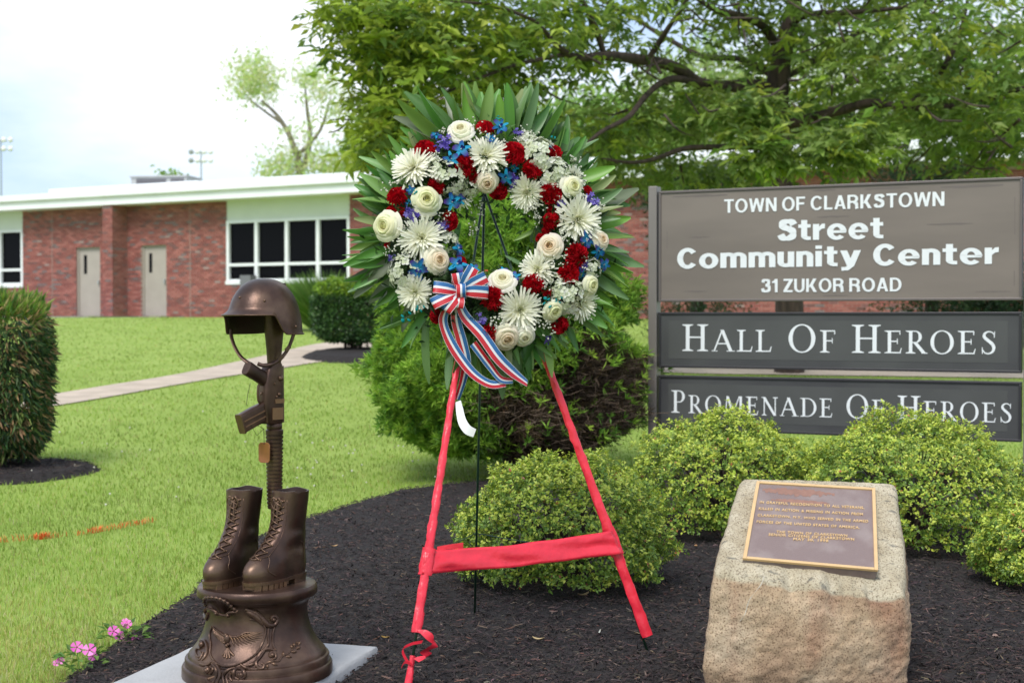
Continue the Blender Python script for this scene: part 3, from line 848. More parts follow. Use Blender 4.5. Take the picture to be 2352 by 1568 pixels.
# the big tree over the sign: twigs with paired leaflets
def big_tree():
    YT = 18.5; b = G(1812, 856); base = Vector((b.x, b.y, b.z)); root = empty('shade_tree', base)
    tag(root, 'large spreading shade tree with dark limbs standing behind the sign', 'tree')
    Yt = b.y
    tk = MB()
    def limb(pts, r, n=9, own=True):
        cp = catmull([P(*q) - base for q in pts], 6)
        cp = [q + Vector((mnoise.noise(q*.9), mnoise.noise(q*.9 + Vector((5, 0, 0))), mnoise.noise(q*.9 + Vector((0, 7, 0)))))*.10 for q in cp]
        if own: MB().tube(cp, lerp_list([q*(1 if n == 12 else .70) for q in r], len(cp)), n, True).build('trunk' if n == 12 else 'limb', BARK, root, smooth=True)
        else: tk.tube(cp, lerp_list([q*.9 for q in r], len(cp)), n, True)
    limb([(1812, 880, Yt), (1815, 700, Yt), (1800, 500, Yt), (1792, 400, Yt), (1788, 300, Yt), (1786, 200, Yt), (1800, 110, Yt), (1822, 20, Yt), (1835, -120, Yt), (1850, -260, Yt)], [.20, .18, .17, .165, .16, .15, .12, .1, .07, .03], 12)
    limb([(1786, 215, Yt), (1735, 200, Yt-.3), (1620, 198, Yt-.8), (1560, 165, Yt-1.3), (1490, 145, Yt-1.9), (1390, 132, Yt-2.5), (1310, 120, Yt-3.1), (1220, 60, Yt-3.6)], [.13, .12, .11, .1, .09, .075, .05, .02])
    limb([(1620, 195, Yt-.8), (1540, 190, Yt-1.5), (1480, 220, Yt-2), (1420, 275, Yt-2.5), (1370, 315, Yt-2.9), (1320, 360, Yt-3.2)], [.07, .06, .05, .04, .03, .012])
    limb([(1490, 145, Yt-1.9), (1520, 100, Yt-2), (1545, 55, Yt-2.2), (1580, -20, Yt-2.3)], [.05, .05, .04, .02])
    limb([(1390, 132, Yt-2.5), (1370, 60, Yt-2.7), (1330, -20, Yt-3)], [.05, .045, .03])
    limb([(1798, 285, Yt), (1850, 278, Yt-.2), (1930, 262, Yt-.5), (2000, 240, Yt-.9), (2070, 246, Yt-1.2), (2180, 240, Yt-1.6), (2260, 228, Yt-2), (2360, 200, Yt-2.4), (2500, 180, Yt-2.8)], [.1, .095, .085, .08, .07, .06, .05, .04, .02])
    limb([(2070, 246, Yt-1.2), (2110, 215, Yt-1.3), (2160, 165, Yt-1.4), (2200, 90, Yt-1.5), (2230, -30, Yt-1.6)], [.06, .055, .05, .04, .02])
    limb([(1790, 345, Yt), (1680, 335, Yt-.6), (1590, 342, Yt-1.1), (1500, 360, Yt-1.6), (1430, 372, Yt-2), (1380, 372, Yt-2.3)], [.07, .06, .05, .04, .03, .012])
    limb([(1795, 120, Yt), (1758, 68, Yt-.4), (1700, 45, Yt-.9), (1640, 15, Yt-1.4), (1560, -40, Yt-2)], [.085, .08, .07, .05, .02])
    limb([(1810, 60, Yt), (1870, 30, Yt-.5), (1960, 25, Yt-1), (2080, 10, Yt-1.6), (2200, -30, Yt-2)], [.06, .05, .045, .03, .015])
    limb([(1786, 185, Yt), (1700, 130, Yt+.5), (1600, 120, Yt+1.2), (1450, 40, Yt+2), (1300, -40, Yt+3)], [.07, .06, .05, .04, .02])
    limb([(1800, 180, Yt), (1900, 110, Yt+.8), (2050, 40, Yt+1.6), (2250, -60, Yt+2.5)], [.07, .06, .05, .03])
    limb([(1220, 60, Yt-3.6), (1120, 20, Yt-3.9), (1020, 10, Yt-4.2), (900, -30, Yt-4.4)], [.03, .025, .02, .01], 6)
    limb([(1310, 120, Yt-3.1), (1180, 150, Yt-3.4), (1060, 190, Yt-3.7), (950, 250, Yt-3.9)], [.035, .03, .02, .01], 6)
    for _ in range(260):
        u, v, Y = random.uniform(800, 2400), random.uniform(-60, 400), Yt + random.uniform(-3.4, 2)
        if u < 1150 and v > 300: continue
        a = random.uniform(0, 2*PI); l = random.uniform(30, 110)
        pts = [(u, v, Y), (u + math.cos(a)*l*.5, v + math.sin(a)*l*.35 + 6, Y + random.uniform(-.3, .3)), (u + math.cos(a)*l, v + math.sin(a)*l*.7, Y + random.uniform(-.6, .6))]
        limb(pts, [random.uniform(.010, .026), .012, .004], 5, False)
    tag(tk.build('twigs', BARK, root, smooth=True), kind='stuff')
    # crown: blobs (u, v, Y offset, ru, rv, ry, weight)
    blobs = [(2150, 130, -1.2, 330, 170, 2.2, 16), (1900, 60, .3, 260, 150, 2, 10), (1650, 60, -.4, 240, 130, 2, 7), (1400, 60, -1.5, 210, 130, 2, 9),
             (1200, 90, -2.6, 200, 140, 1.6, 11), (1000, 110, -3.4, 170, 150, 1.4, 11), (880, 60, -3.8, 140, 90, 1.2, 7), (800, 30, -4, 80, 45, .8, 2), (900, 260, -3.6, 120, 150, 1.2, 9), (880, 340, -3.6, 80, 80, .9, 3.5),
             (1150, 260, -2, 150, 90, 1.4, 6), (1400, 290, -.4, 150, 90, 1.6, 7), (1500, 390, .6, 140, 50, 1.2, 4), (1600, 260, -.2, 160, 70, 1.5, 6), (1720, 260, -2.6, 80, 60, .5, 3),
             (1760, 350, -3.0, 90, 55, .5, 3.5), (1950, 340, -3.2, 110, 60, .6, 4.5), (2000, 290, 1, 260, 90, 1.4, 10), (2270, 330, -.4, 120, 90, 1.4, 6), (1650, 400, 1.4, 160, 40, 1, 4), (2230, 250, -2, 160, 80, 1, 5),
             (1500, -150, -1, 420, 140, 2.6, 10), (2100, -170, -.6, 480, 150, 2.6, 12), (1000, -120, -3, 260, 110, 1.8, 6), (1800, -330, 0, 500, 140, 3, 10), (2600, 80, -1, 260, 260, 2.5, 10), (758, 128, -4, 22, 16, .25, .5)]
    bl_ = [(u, v, Yt + dy, a, c_, ry, w) for u, v, dy, a, c_, ry, w in blobs]
    n = 6200; ctr = blob_points(bl_, n, 1, 0) - np.array(base); n = len(ctr)
    # keep a few sky windows between the limbs
    pu = 1176 + (ctr[:, 0] + base.x) / (ctr[:, 1] + base.y) * FD; pv = 725 - (ctr[:, 2] + base.z - EYE) / (ctr[:, 1] + base.y) * FD
    gap = np.zeros(n, bool)
    for (gu, gv, ga, gb) in ((1545, 75, 100, 60), (1395, 92, 40, 38), (1270, 215, 60, 25), (1330, 250, 60, 40), (1640, 160, 60, 30)):
        gap |= (((pu - gu)/ga)**2 + ((pv - gv)/gb)**2 < 1) & (RNG.random(n) < .8)
    ctr = ctr[~gap]; pu = pu[~gap]; n = len(ctr)
    k = 7
    td = unit(rand_dirs(n)*np.array([[1, 1, .6]]) + np.array([[0, 0, -.15]]))
    ts = unit(np.cross(td, np.array([[0, 0, 1.0]])) + 1e-4)
    t = np.tile(np.linspace(0, 1, k), n)[:, None]
    side = np.tile(np.array([1, -1, 1, -1, 1, -1, 0.]), n)[:, None]
    TD, TS = np.repeat(td, k, 0), np.repeat(ts, k, 0)
    Pn = np.repeat(ctr, k, 0) + TD*t*.24
    D = unit(TD*.7 + TS*side*.85 + np.array([[0, 0, -.12]]) + RNG.normal(size=(n*k, 3))*.22)
    Nn = unit(np.array([[0, 0, 1.0]]) + RNG.normal(size=(n*k, 3))*.45)
    L = .152*RNG.uniform(.6, 1.2, n*k)
    light = np.clip((1500 - pu)/700, 0, 1)*.6 + .15                       # backlight put into the colour: yellower leaves towards the left
    yl = RNG.random(n) < light
    cc = np.where(yl[:, None], mixcol([S(164, 182, 66), S(150, 172, 60), S(180, 196, 84)], [3, 3, 1], n), mixcol([S(120, 144, 66), S(140, 164, 80), S(100, 126, 60)], [3, 3, 2], n))*.74
    col = np.repeat(cc, k, 0)*RNG.uniform(.85, 1.15, (n*k, 1))
    crown_obj('crown', [leaf_arrays(Pn, D, Nn, L, L*.41, col, .15, .12)], root)
big_tree()

def trunk_pts(u, v0, v1, Y, r, lean=0, n=3):
    return ([P(u + lean*k/n, v0 + (v1 - v0)*k/n, Y) for k in range(n + 1)], r)
# pale tree left of the wreath, far beyond the roof
tree('slender_tree', 'pale slender tree with two tufted crowns beyond the roof', 'tree',
     [([P(690, 720, 60), P(690, 420, 60), P(672, 330, 60), P(640, 270, 60), P(600, 230, 60)], [.22, .16, .12, .09, .04]),
      ([P(690, 400, 60), P(712, 330, 60.4), P(705, 250, 60.6), P(700, 190, 60.6)], [.12, .1, .07, .03]),
      ([P(680, 360, 60), P(735, 300, 60), P(760, 220, 60)], [.09, .07, .03]), ([P(650, 285, 60), P(600, 250, 60), P(560, 215, 60)], [.07, .05, .02])],
     [(583, 180, 60, 65, 58, 1.5, 9), (705, 180, 60, 38, 50, 1, 3), (755, 220, 60, 50, 60, 1.2, 3), (650, 385, 60, 65, 45, 1.5, 6), (760, 380, 60, 70, 45, 1.5, 6), (700, 300, 60, 60, 60, 1.2, 1.4), (835, 330, 60, 60, 90, 1.5, 5)],
     1000, 6, .26, .22, .10, [S(184, 204, 134), S(168, 192, 112), S(198, 212, 154)], [3, 3, 2], 1.05, bark=BARK_PALE)
tree('small_tree', 'tiny tree top showing behind the air conditioning unit', 'tree', [trunk_pts(392, 720, 420, 70, [.2, .1])], [(392, 416, 70, 24, 14, 1, 1)], 60, 7, .22, .3, .14, [S(150, 184, 80)], [1], .65)
# plum-leaved tree between
tree('purple_plum_tree', 'reddish brown leaved tree half hidden behind the left of the shade tree', 'tree',
     [([P(1060, 727, 30), P(1060, 420, 30), P(1070, 250, 30)], [.2, .15, .06])], [(1060, 200, 30, 110, 80, 1.2, 6), (1010, 290, 30, 90, 60, 1, 3), (1120, 270, 30, 90, 60, 1, 3)],
     420, 8, .14, .09, .05, [S(110, 84, 66), S(128, 96, 70), S(96, 108, 60)], [3, 2, 3], .6)
# wood beyond the building, tree by tree
for i, (u, v, Y, ru, rv, lab, cs) in enumerate([
        (930, 330, 62, 130, 130, 'pale green tree beyond the roof at the left of the wreath', [S(156, 184, 92), S(136, 168, 78)]),
        (1340, 330, 52, 170, 130, 'mid green tree beyond the roof at the right of the wreath', [S(128, 162, 76), S(148, 178, 90)]),
        (1620, 250, 56, 200, 160, 'light green tree beyond the roof to the left of the shade tree trunk', [S(150, 176, 96), S(166, 184, 112)]),
        (1960, 230, 58, 210, 200, 'light yellow green tree beyond the roof to the right of the shade tree trunk', [S(164, 182, 104), S(140, 168, 84)]),
        (2290, 220, 54, 220, 230, 'tall green tree beyond the roof at the right edge', [S(128, 158, 74), S(104, 138, 64)])]):
    tree('background_tree', lab, 'tree', [([P(u, 735, Y), P(u + 6, 560, Y), P(u - 6, v + 20, Y), P(u, v - rv*.6, Y)], [.3, .25, .16, .04])],
         [(u, v, Y, ru, rv, 3, 6), (u - ru*.6, v + rv*.5, Y, ru*.6, rv*.55, 2, 3), (u + ru*.6, v + rv*.45, Y, ru*.6, rv*.55, 2, 3)],
         1500, 7, .28, .30, .15, cs, [1] * len(cs), .82, group='trees beyond the building')
# dark evergreens behind the sign
for (u, v, Y, ru, rv, lab) in ((2140, 420, 24, 150, 80, 'dark evergreen behind the top right of the sign'), (1600, 430, 25, 140, 60, 'dark evergreen behind the top left corner of the sign'), (2290, 690, 23, 120, 90, 'dark evergreen bush seen between the sign panels at the right')):
    tree('evergreen', lab, 'evergreen', [([P(u, 800, Y), P(u, v, Y)], [.14, .05])], [(u, v, Y, ru, rv, .8, 5), (u + 20, v + 110, Y, ru*.9, 110, .9, 5), (u, 720, Y, ru, 60, .8, 2)], 1300, 8, .13, .10, .03,
         [S(58, 88, 50), S(46, 72, 44), S(74, 100, 54)], [3, 3, 1], .5, group='evergreens behind the sign')

# --- petunias -------------------------------------------------------
PET = mat('petunia_petal', attr=True, rough=.55, trans=.2)
def petunia(u, v, lab, fl, seed):
    r = random.Random(seed); g = G(u, v); root = empty('petunia', (g.x, g.y, g.z + .03)); tag(root, lab, 'flower', 'petunias at the edge of the bed')
    n = 46; a = RNG.uniform(0, 2*PI, n); q = RNG.random(n)**.6*.075
    c3 = np.stack([np.cos(a)*q, np.sin(a)*q, .012 + RNG.random(n)*.06*(1 - q*6)], 1)
    D = unit(np.stack([np.cos(a), np.sin(a), np.full(n, .35)], 1) + RNG.normal(size=(n, 3))*.4); L = RNG.uniform(.03, .05, n)
    crown_obj('leaves', [leaf_arrays(c3, D, np.array([[0, 0, 1.]]) + RNG.normal(size=(n, 3))*.3, L, L*.5, mixcol([S(100, 142, 60), S(126, 162, 72)], [1, 1], n)*.6, .15, .15)], root)
    for (dx, dz, s) in fl:
        m = MB(); c = Vector((dx*.00135*1.15, r.uniform(-.05, .02), dz*.00135*1.15 + .035)); t = Vector((r.uniform(-.3, .3), -.75, .6)).normalized(); M = t.to_track_quat('Z', 'Y').to_matrix()
        for k in range(5):
            a0 = 2*PI*k/5; pts = []
            for (rr_, aa, zz) in ((.0, 0, 0), (.6, -.45, .1), (1, -.5, .16), (1.06, -.2, .2), (1, 0, .15), (1.06, .2, .2), (1, .5, .16), (.6, .45, .1)):
                pts.append(c + M @ Vector((rr_*s*math.cos(a0 + aa), rr_*s*math.sin(a0 + aa), zz*s)))
            cc = r.choice([S(226, 112, 190), S(214, 90, 178), S(236, 140, 204)])
            m.add(pts, [tuple(range(8))], cc)
        m.ball(c + t*.002, s*.16, 6, 4, c=S(180, 60, 130))
        m.tube([c, (c.x*.3, 0, 0)], .0016, 4, False, c=S(100, 140, 60))
        m.build('blossom', PET, root, color=True)
petunia(288, 1492, 'pink petunia higher up the bed edge', [(-20, 8, .02), (8, 20, .017), (26, -12, .013), (-14, -10, .018), (0, 24, .014)], 1)
petunia(186, 1556, 'pink petunia nearest the bottom left corner', [(-12, 22, .02), (18, 18, .022), (-34, 2, .013), (22, 2, .016), (-48, -6, .011)], 2)

# --- fallen leaves on the mulch --------------------------------------
for i, (u, v, l, w, cs, lab) in enumerate([
        (768, 1282, .034, .016, S(206, 168, 120), 'tan fallen leaf on the mulch right of the boots'),
        (1236, 1506, .045, .018, S(214, 190, 140), 'curled yellow tan leaf on the mulch between the easel feet'),
        (1376, 1489, .05, .006, S(214, 214, 200), 'thin white peel on the mulch near the right easel foot'),
        (1472, 1492, .05, .012, S(196, 170, 130), 'dry tan sliver on the mulch beside the right easel foot'),
        (1340, 1400, .06, .02, S(186, 160, 118), 'pale dry leaf under the front shrub'),
        (1090, 1372, .05, .008, S(196, 180, 130), 'straw coloured stalk on the mulch left of the front shrub'),
        (1598, 1282, .03, .016, S(196, 150, 104), 'tan leaf on the mulch between the front shrub and the boulder'),
        (885, 1502, .03, .016, S(176, 140, 70), 'yellow brown leaf on the mulch above the slab corner'),
        (2286, 1500, .035, .02, S(150, 124, 112), 'greyish bark flake on the mulch right of the boulder')]):
    g = G(u, v); m = MB(); a = random.uniform(-.6, .6) + (0 if i % 2 else .9)
    rows = []
    for s_ in np.linspace(-1, 1, 7):
        ww = w*.5*math.sqrt(max(0, 1 - s_*s_*.97)); rows.append([Vector((s_*l*.5, t*ww, .008 + .3*l*s_*s_*.5 + abs(t)*w*.25)) for t in (-1, 0, 1)])
    m.grid(rows); o = m.build('fallen_leaf', mat('dry_leaf_%d' % i, tuple(x*.75 for x in cs), rough=.8, var=.15, scale=60), smooth=True)
    o.location = (g.x, g.y, g.z + .05); o.rotation_euler = (0, 0, a); tag(o, lab, 'leaf', 'fallen leaves on the mulch')
# ================================================================== SIGN
SL, SR = P(1515, 725, 9.6), P(2348, 725, 8.6)
SE = (SR - SL); SE.z = 0; SWID = SE.length; SE.normalize()
SN = Vector((SE.y, -SE.x, 0))
if SN.y > 0: SN = -SN
SROT = math.atan2(SE.y, SE.x)
sz0 = float(gz(9.2)) + .03
sign = empty('town_sign', (SL.x, SL.y, sz0), SROT)
tag(sign, 'grey three-panel community center sign on metal posts behind the shrubs', 'sign')
def SG(cx, cy):          # sheet position on the sign, from the picture
    u, v = 1470 + cx*.4218, 385.9 + cy*.4218
    h = plane_hit(u, v, SL, SN)
    return ((h - SL).dot(SE), h.z - sz0)
POST = mat('post_metal', S(150, 142, 136, .7), rough=.4, metal=.35, var=.06, scale=3)
PAN1 = mat('panel_taupe', S(138, 127, 117, .68), rough=.42, var=.10, scale=1.6, stretch=(.6, 1, 3))
PAN2 = mat('panel_dark', S(80, 79, 82, .55), rough=.38, col2=S(96, 97, 96, .55), scale=2.2, detail=2)
FR1 = mat('frame_taupe', S(134, 124, 120, .55), rough=.4, metal=.2)
FR2 = mat('frame_dark', S(70, 68, 72, .5), rough=.4, metal=.2)
SCUFF = mat('scuff', S(124, 114, 108, .66), rough=.6)
HAZE2 = mat('faded_patch', S(94, 95, 93, .58), rough=.45, var=.08, scale=3)
VINYL = mat('white_vinyl', S(236, 240, 240, .85), rough=.45)
for s in (-.072, SWID + .012):
    p_ = MB().box((s, -.03, -.5), (s + .06, .06, 1.965 if s < 0 else 2.0)).build('post', POST, sign, bevel=.004)
zt = lambda z: z - sz0
panels = [('main', 1.294, 2.036, PAN1, FR1, 'taupe top panel'), ('hall', .853, 1.2235, PAN2, FR2, 'dark panel'), ('prom', .437, .800, PAN2, FR2, 'dark panel')]
pobj = {}
for key, z0, z1, pm, fm, lab in panels:
    z0 -= sz0; z1 -= sz0
    po = MB().box((.016, -.015, z0 + .016), (SWID - .016, .045, z1 - .016)).build('panel', pm, sign)
    pobj[key] = po
    fr = MB()
    fr.box((0, -.024, z0), (SWID, .05, z0 + .016)); fr.box((0, -.024, z1 - .016), (SWID, .05, z1))
    fr.box((0, -.024, z0 + .016), (.016, .05, z1 - .016)); fr.box((SWID - .016, -.024, z0 + .016), (SWID, .05, z1 - .016))
    fr.build('panel_frame', fm, po, bevel=.003)
    if key != 'main':
        MB().box((.07, -.0165, z0 + .06), (SWID - .08, -.0152, z1 - .055)).build('faded_patch', HAZE2, po)
# scuffs on the taupe panel
for (a, b, c_, d) in ((270, 373, 385, 381), (1565, 302, 1815, 309), (965, 262, 1145, 269), (152, 345, 160, 440), (1830, 668, 2020, 677), (2043, 160, 2052, 360), (240, 668, 370, 675), (1225, 108, 1460, 116), (945, 118, 1070, 126), (1000, 690, 1140, 697), (2040, 560, 2050, 640), (1640, 96, 1980, 103), (180, 150, 480, 156)):
    s0, z1 = SG(a, b); s1, z0 = SG(c_, d); n_ = 8
    if s1 - s0 > z1 - z0:
        h = (z1 - z0)*.5; zc = .5*(z0 + z1)
        rows = [[(s0 + (s1-s0)*k/n_, -.0158, zc + h*q*(.25 + .75*math.sin(PI*(k+.2)/(n_+.4)))*random.uniform(.4, 1)) for q in (1, -1)] for k in range(n_ + 1)]
    else:
        rows = [[(s0 + .003*q*random.uniform(.3, 1), -.0158, z0 + (z1-z0)*k/n_) for q in (1, -1)] for k in range(n_ + 1)]
    MB().grid(rows).build('scuff', SCUFF, pobj['main'])

def text_mesh(body, off=0.0, extrude=.01, space=1.0, word=1.0, size=1.0):
    cu = bpy.data.curves.new('t', 'FONT'); cu.body = body; cu.offset = off; cu.extrude = extrude; cu.resolution_u = 6; cu.space_character = space; cu.space_word = word; cu.size = size
    ob = bpy.data.objects.new('t', cu); COL.objects.link(ob)
    dg = bpy.context.evaluated_depsgraph_get(); me = bpy.data.meshes.new_from_object(ob.evaluated_get(dg))
    bpy.data.objects.remove(ob, do_unlink=True); bpy.data.curves.remove(cu)
    return me
def co_of(me):
    a = np.empty(len(me.vertices)*3, dtype=np.float32); me.vertices.foreach_get('co', a); return a.reshape(-1, 3)
def put_text(name, me, parent, m, s0, s1, zb0, zb1, capl, capr=None, y=-.0175, thick=.0015, capu=None):
    """fit flat text: left/right edge, baseline at both ends, cap height"""
    a = co_of(me); x0, x1 = a[:, 0].min(), a[:, 0].max(); zt_ = capu or a[:, 1].max()
    t = (a[:, 0] - x0)/(x1 - x0); zz = a[:, 2]; zz = (zz - zz.min())/max(zz.max() - zz.min(), 1e-9)
    n_ = np.stack([s0 + (s1-s0)*t, y - zz*thick, zb0 + (zb1-zb0)*t + a[:, 1]/zt_*capl], 1)
    me.vertices.foreach_set('co', n_.ravel().astype(np.float32)); me.update()
    me.materials.clear(); me.materials.append(m); me.name = name
    return link(name, me, parent)
def arc_band(out, cx, cy, rx, ry, a0, a1, w, n=22, wy=None):
    wy = wy or w; o, i = [], []
    for k in range(n + 1):
        a = math.radians(a0 + (a1 - a0)*k/n); c_, s_ = math.cos(a), math.sin(a)
        o.append((cx + rx*c_, cy + ry*s_)); i.append((cx + (rx - w)*c_, cy + (ry - wy)*s_))
    for k in range(n): out.append([o[k], o[k+1], i[k+1], i[k]])
def sans(ch, T):
    """grotesque letter: polygons, advance; cap height 1, T = stem"""
    o = []; H = T*.80; X = .74
    def bar(x0, y0, x1, y1): o.append([(x0, y0), (x1, y0), (x1, y1), (x0, y1)])
    def dia(x0, y0, x1, y1, w=T*1.06): o.append([(x0, y0), (x0 + w, y0), (x1 + w, y1), (x1, y1)])
    def curve(pts, w):
        c = catmull([Vector((x, y, 0)) for x, y in pts], 6); L, R = [], []
        for k, p in enumerate(c):
            d = (c[min(k+1, len(c)-1)] - c[max(k-1, 0)]).normalized(); q = Vector((-d.y, d.x, 0)); hw = .5*(w*abs(q.x) + H*abs(q.y))
            L.append(p + q*hw); R.append(p - q*hw)
        for k in range(len(c) - 1): o.append([(L[k].x, L[k].y), (L[k+1].x, L[k+1].y), (R[k+1].x, R[k+1].y), (R[k].x, R[k].y)])
    h = T/2; v = H/2; w = .7
    if ch == 'T': bar(0, 1-H, .66, 1); bar(.33-h, 0, .33+h, 1-H); w = .66
    elif ch == 'O': arc_band(o, .42, .5, .42, .52, 0, 360, T, 44, H); w = .84
    elif ch == 'D': bar(0, 0, T, 1); bar(T, 0, .34, H); bar(T, 1-H, .34, 1); arc_band(o, .34, .5, .40, .5, -90, 90, T, 22, H); w = .74
    elif ch == 'C': arc_band(o, .41, .5, .41, .52, 38, 322, T, 36, H); w = .78
    elif ch == 'L': bar(0, 0, T, 1); bar(T, 0, .54, H); w = .56
    elif ch == 'F': bar(0, 0, T, 1); bar(T, 1-H, .58, 1); bar(T, .43, .52, .43+H); w = .58
    elif ch == 'N': bar(0, 0, T, 1); bar(.72-T, 0, .72, 1); dia(.72-T*1.1, 0, 0, 1, T*1.1); w = .72
    elif ch == 'W': q = T*.95; dia(.17, 0, 0, 1, q); dia(.17, 0, .42, 1, q); dia(.68, 0, .42, 1, q); dia(.68, 0, .86, 1, q); w = .86 + q
    elif ch == 'A': q = T*1.0; dia(0, 0, .36-q/2, 1, q); dia(.74-q, 0, .38-q/2, 1, q); bar(.20, .21, .54, .21+H*.9); w = .74
    elif ch == 'R': bar(0, 0, T, 1); bar(T, 1-H, .38, 1); bar(T, .42, .38, .42+H); arc_band(o, .38, .71, .30, .29, -90, 90, T, 20, H); curve([(.40, .45), (.54, .40), (.585, .26), (.59, .10), (.62, 0)], T); w = .72
    elif ch == 'K': bar(0, 0, T, 1); dia(T-.02, .36, .46, 1, T*1.2); dia(.50, 0, .20, .56, T*1.2); w = .74
    elif ch in 'Ss': curve([(.60, .735), (.51, .865), (.345, .90), (.18, .84), (.15, .71), (.27, .60), (.42, .535), (.555, .42), (.55, .21), (.37, .103), (.18, .13), (.085, .285)], T); w = .70
    elif ch == 'U': bar(0, .34, T, 1); bar(.70-T, .34, .70, 1); arc_band(o, .35, .34, .35, .36, 180, 360, T, 22, H); w = .70
    elif ch == 'Z': bar(0, 0, .62, H); bar(0, 1-H, .62, 1); dia(0, H, .62-T*1.35, 1-H, T*1.35); w = .62
    elif ch == '3': curve([(.08, .74), (.14, .90), (.31, 1-v), (.46, .86), (.44, .62), (.26, .53)], T); curve([(.26, .53), (.48, .45), (.50, .18), (.30, v), (.12, .12), (.06, .30)], T); w = .60
    elif ch == '1': bar(.20, 0, .20+T, 1); o.append([(.0, .70), (.20, .70), (.20, .84), (.0, .82)]); o.append([(.08, .82), (.20, .84), (.20, 1.0)]); w = .44
    elif ch == 'o': arc_band(o, .37, .36, .37, .385, 0, 360, T, 40, H*.9); w = .74
    elif ch == 'e': arc_band(o, .37, .36, .37, .385, 0, 318, T, 36, H*.9); bar(T*.9, .30, .72, .30+H*.62); w = .74
    elif ch in 'nm':
        bar(0, 0, T, X); arc_band(o, T*.5+.19, .50, .19+T*.5, .25, 0, 150, T, 16, H*.95); bar(T*.5+.38-T*.5, 0, T*.5+.38+T*.5, .50); w = .38+T
        if ch == 'm': s_ = .38; arc_band(o, s_+T*.5+.19, .50, .19+T*.5, .25, 0, 150, T, 16, H*.95); bar(s_+.38, 0, s_+.38+T, .50); w = .76+T
    elif ch == 'u': bar(.38, 0, .38+T, X); arc_band(o, T*.5+.19, .24, .19+T*.5, .25, 180, 330, T, 16, H*.95); bar(0, .24, T, X); w = .38+T
    elif ch == 'i': bar(0, 0, T, X); bar(0, .84, T, 1.0); w = T
    elif ch == 'r': bar(0, 0, T, X); o.append([(T, .40), (T, .62), (T+.10, .74), (T+.22, .755), (T+.22, .53), (T+.10, .51)]); w = T+.23
    elif ch == 't': bar(.11, .16, .11+T, .94); bar(0, X-H*.85, .11+T+.13, X); arc_band(o, .11+T+.05, .20, T+.05, .20, 180, 262, T, 10, H*.9); bar(.11+T*.75+.04, 0, .11+T+.14, H*.86); w = .11+T+.15
    elif ch == 'y': q = T*1.05; dia(.25, .0, 0, X, q); dia(.25, .0, .25+.25-q*.05, X, q); o.append([(.25, 0), (.25+q, 0), (.30, -.20), (.05, -.22), (.05, -.04), (.17, -.05)]); w = .50+q
    return o, w
def flat_letters(items, s0, s1, zb, cap, total, parent, y0=-.0185):
    """every letter is a part of its own"""
    sc = (s1 - s0)/total; c = 0
    for x0, k, g in items:
        m = MB()
        for poly in g:
            c += 1; y = y0 - .00014*(c % 9)
            V_ = [(s0 + (x0 + px*k)*sc, y, zb + py*k*cap) for px, py in poly]; n_ = len(V_)
            a = sum(V_[i][0]*V_[(i+1) % n_][2] - V_[(i+1) % n_][0]*V_[i][2] for i in range(n_))
            m.add(V_, [tuple(range(n_)) if a > 0 else tuple(range(n_-1, -1, -1))])
        m.build('letter', VINYL, parent)
def line(body, box, T, parent, gap=.11, word=.34):
    cx0, cx1, ctl, cbl, ctr_, cbr = box
    s0, zb0 = SG(cx0, cbl); s1, zb1 = SG(cx1, cbr); cap = .5*((SG(cx0, ctl)[1] - zb0) + (SG(cx1, ctr_)[1] - zb1)); zb = .5*(zb0 + zb1)
    x = 0; items = []
    for ch in body:
        if ch == ' ': x += word; continue
        g, w = sans(ch, T); items.append((x, 1.0, g)); x += w + gap
    flat_letters(items, s0, s1, zb, cap, x - gap, parent)
line('TOWN OF CLARKSTOWN', (463, 1660, 172, 245, 130, 208), .185, pobj['main'], .10, .26)
line('Street', (758, 1330, 277, 394, 270, 386), .235, pobj['main'], .07)
line('Community Center', (207, 1957, 430, 546, 412, 524), .235, pobj['main'], .075, .34)
line('31 ZUKOR ROAD', (667, 1427, 605, 678, 597, 670), .185, pobj['main'], .10, .24)

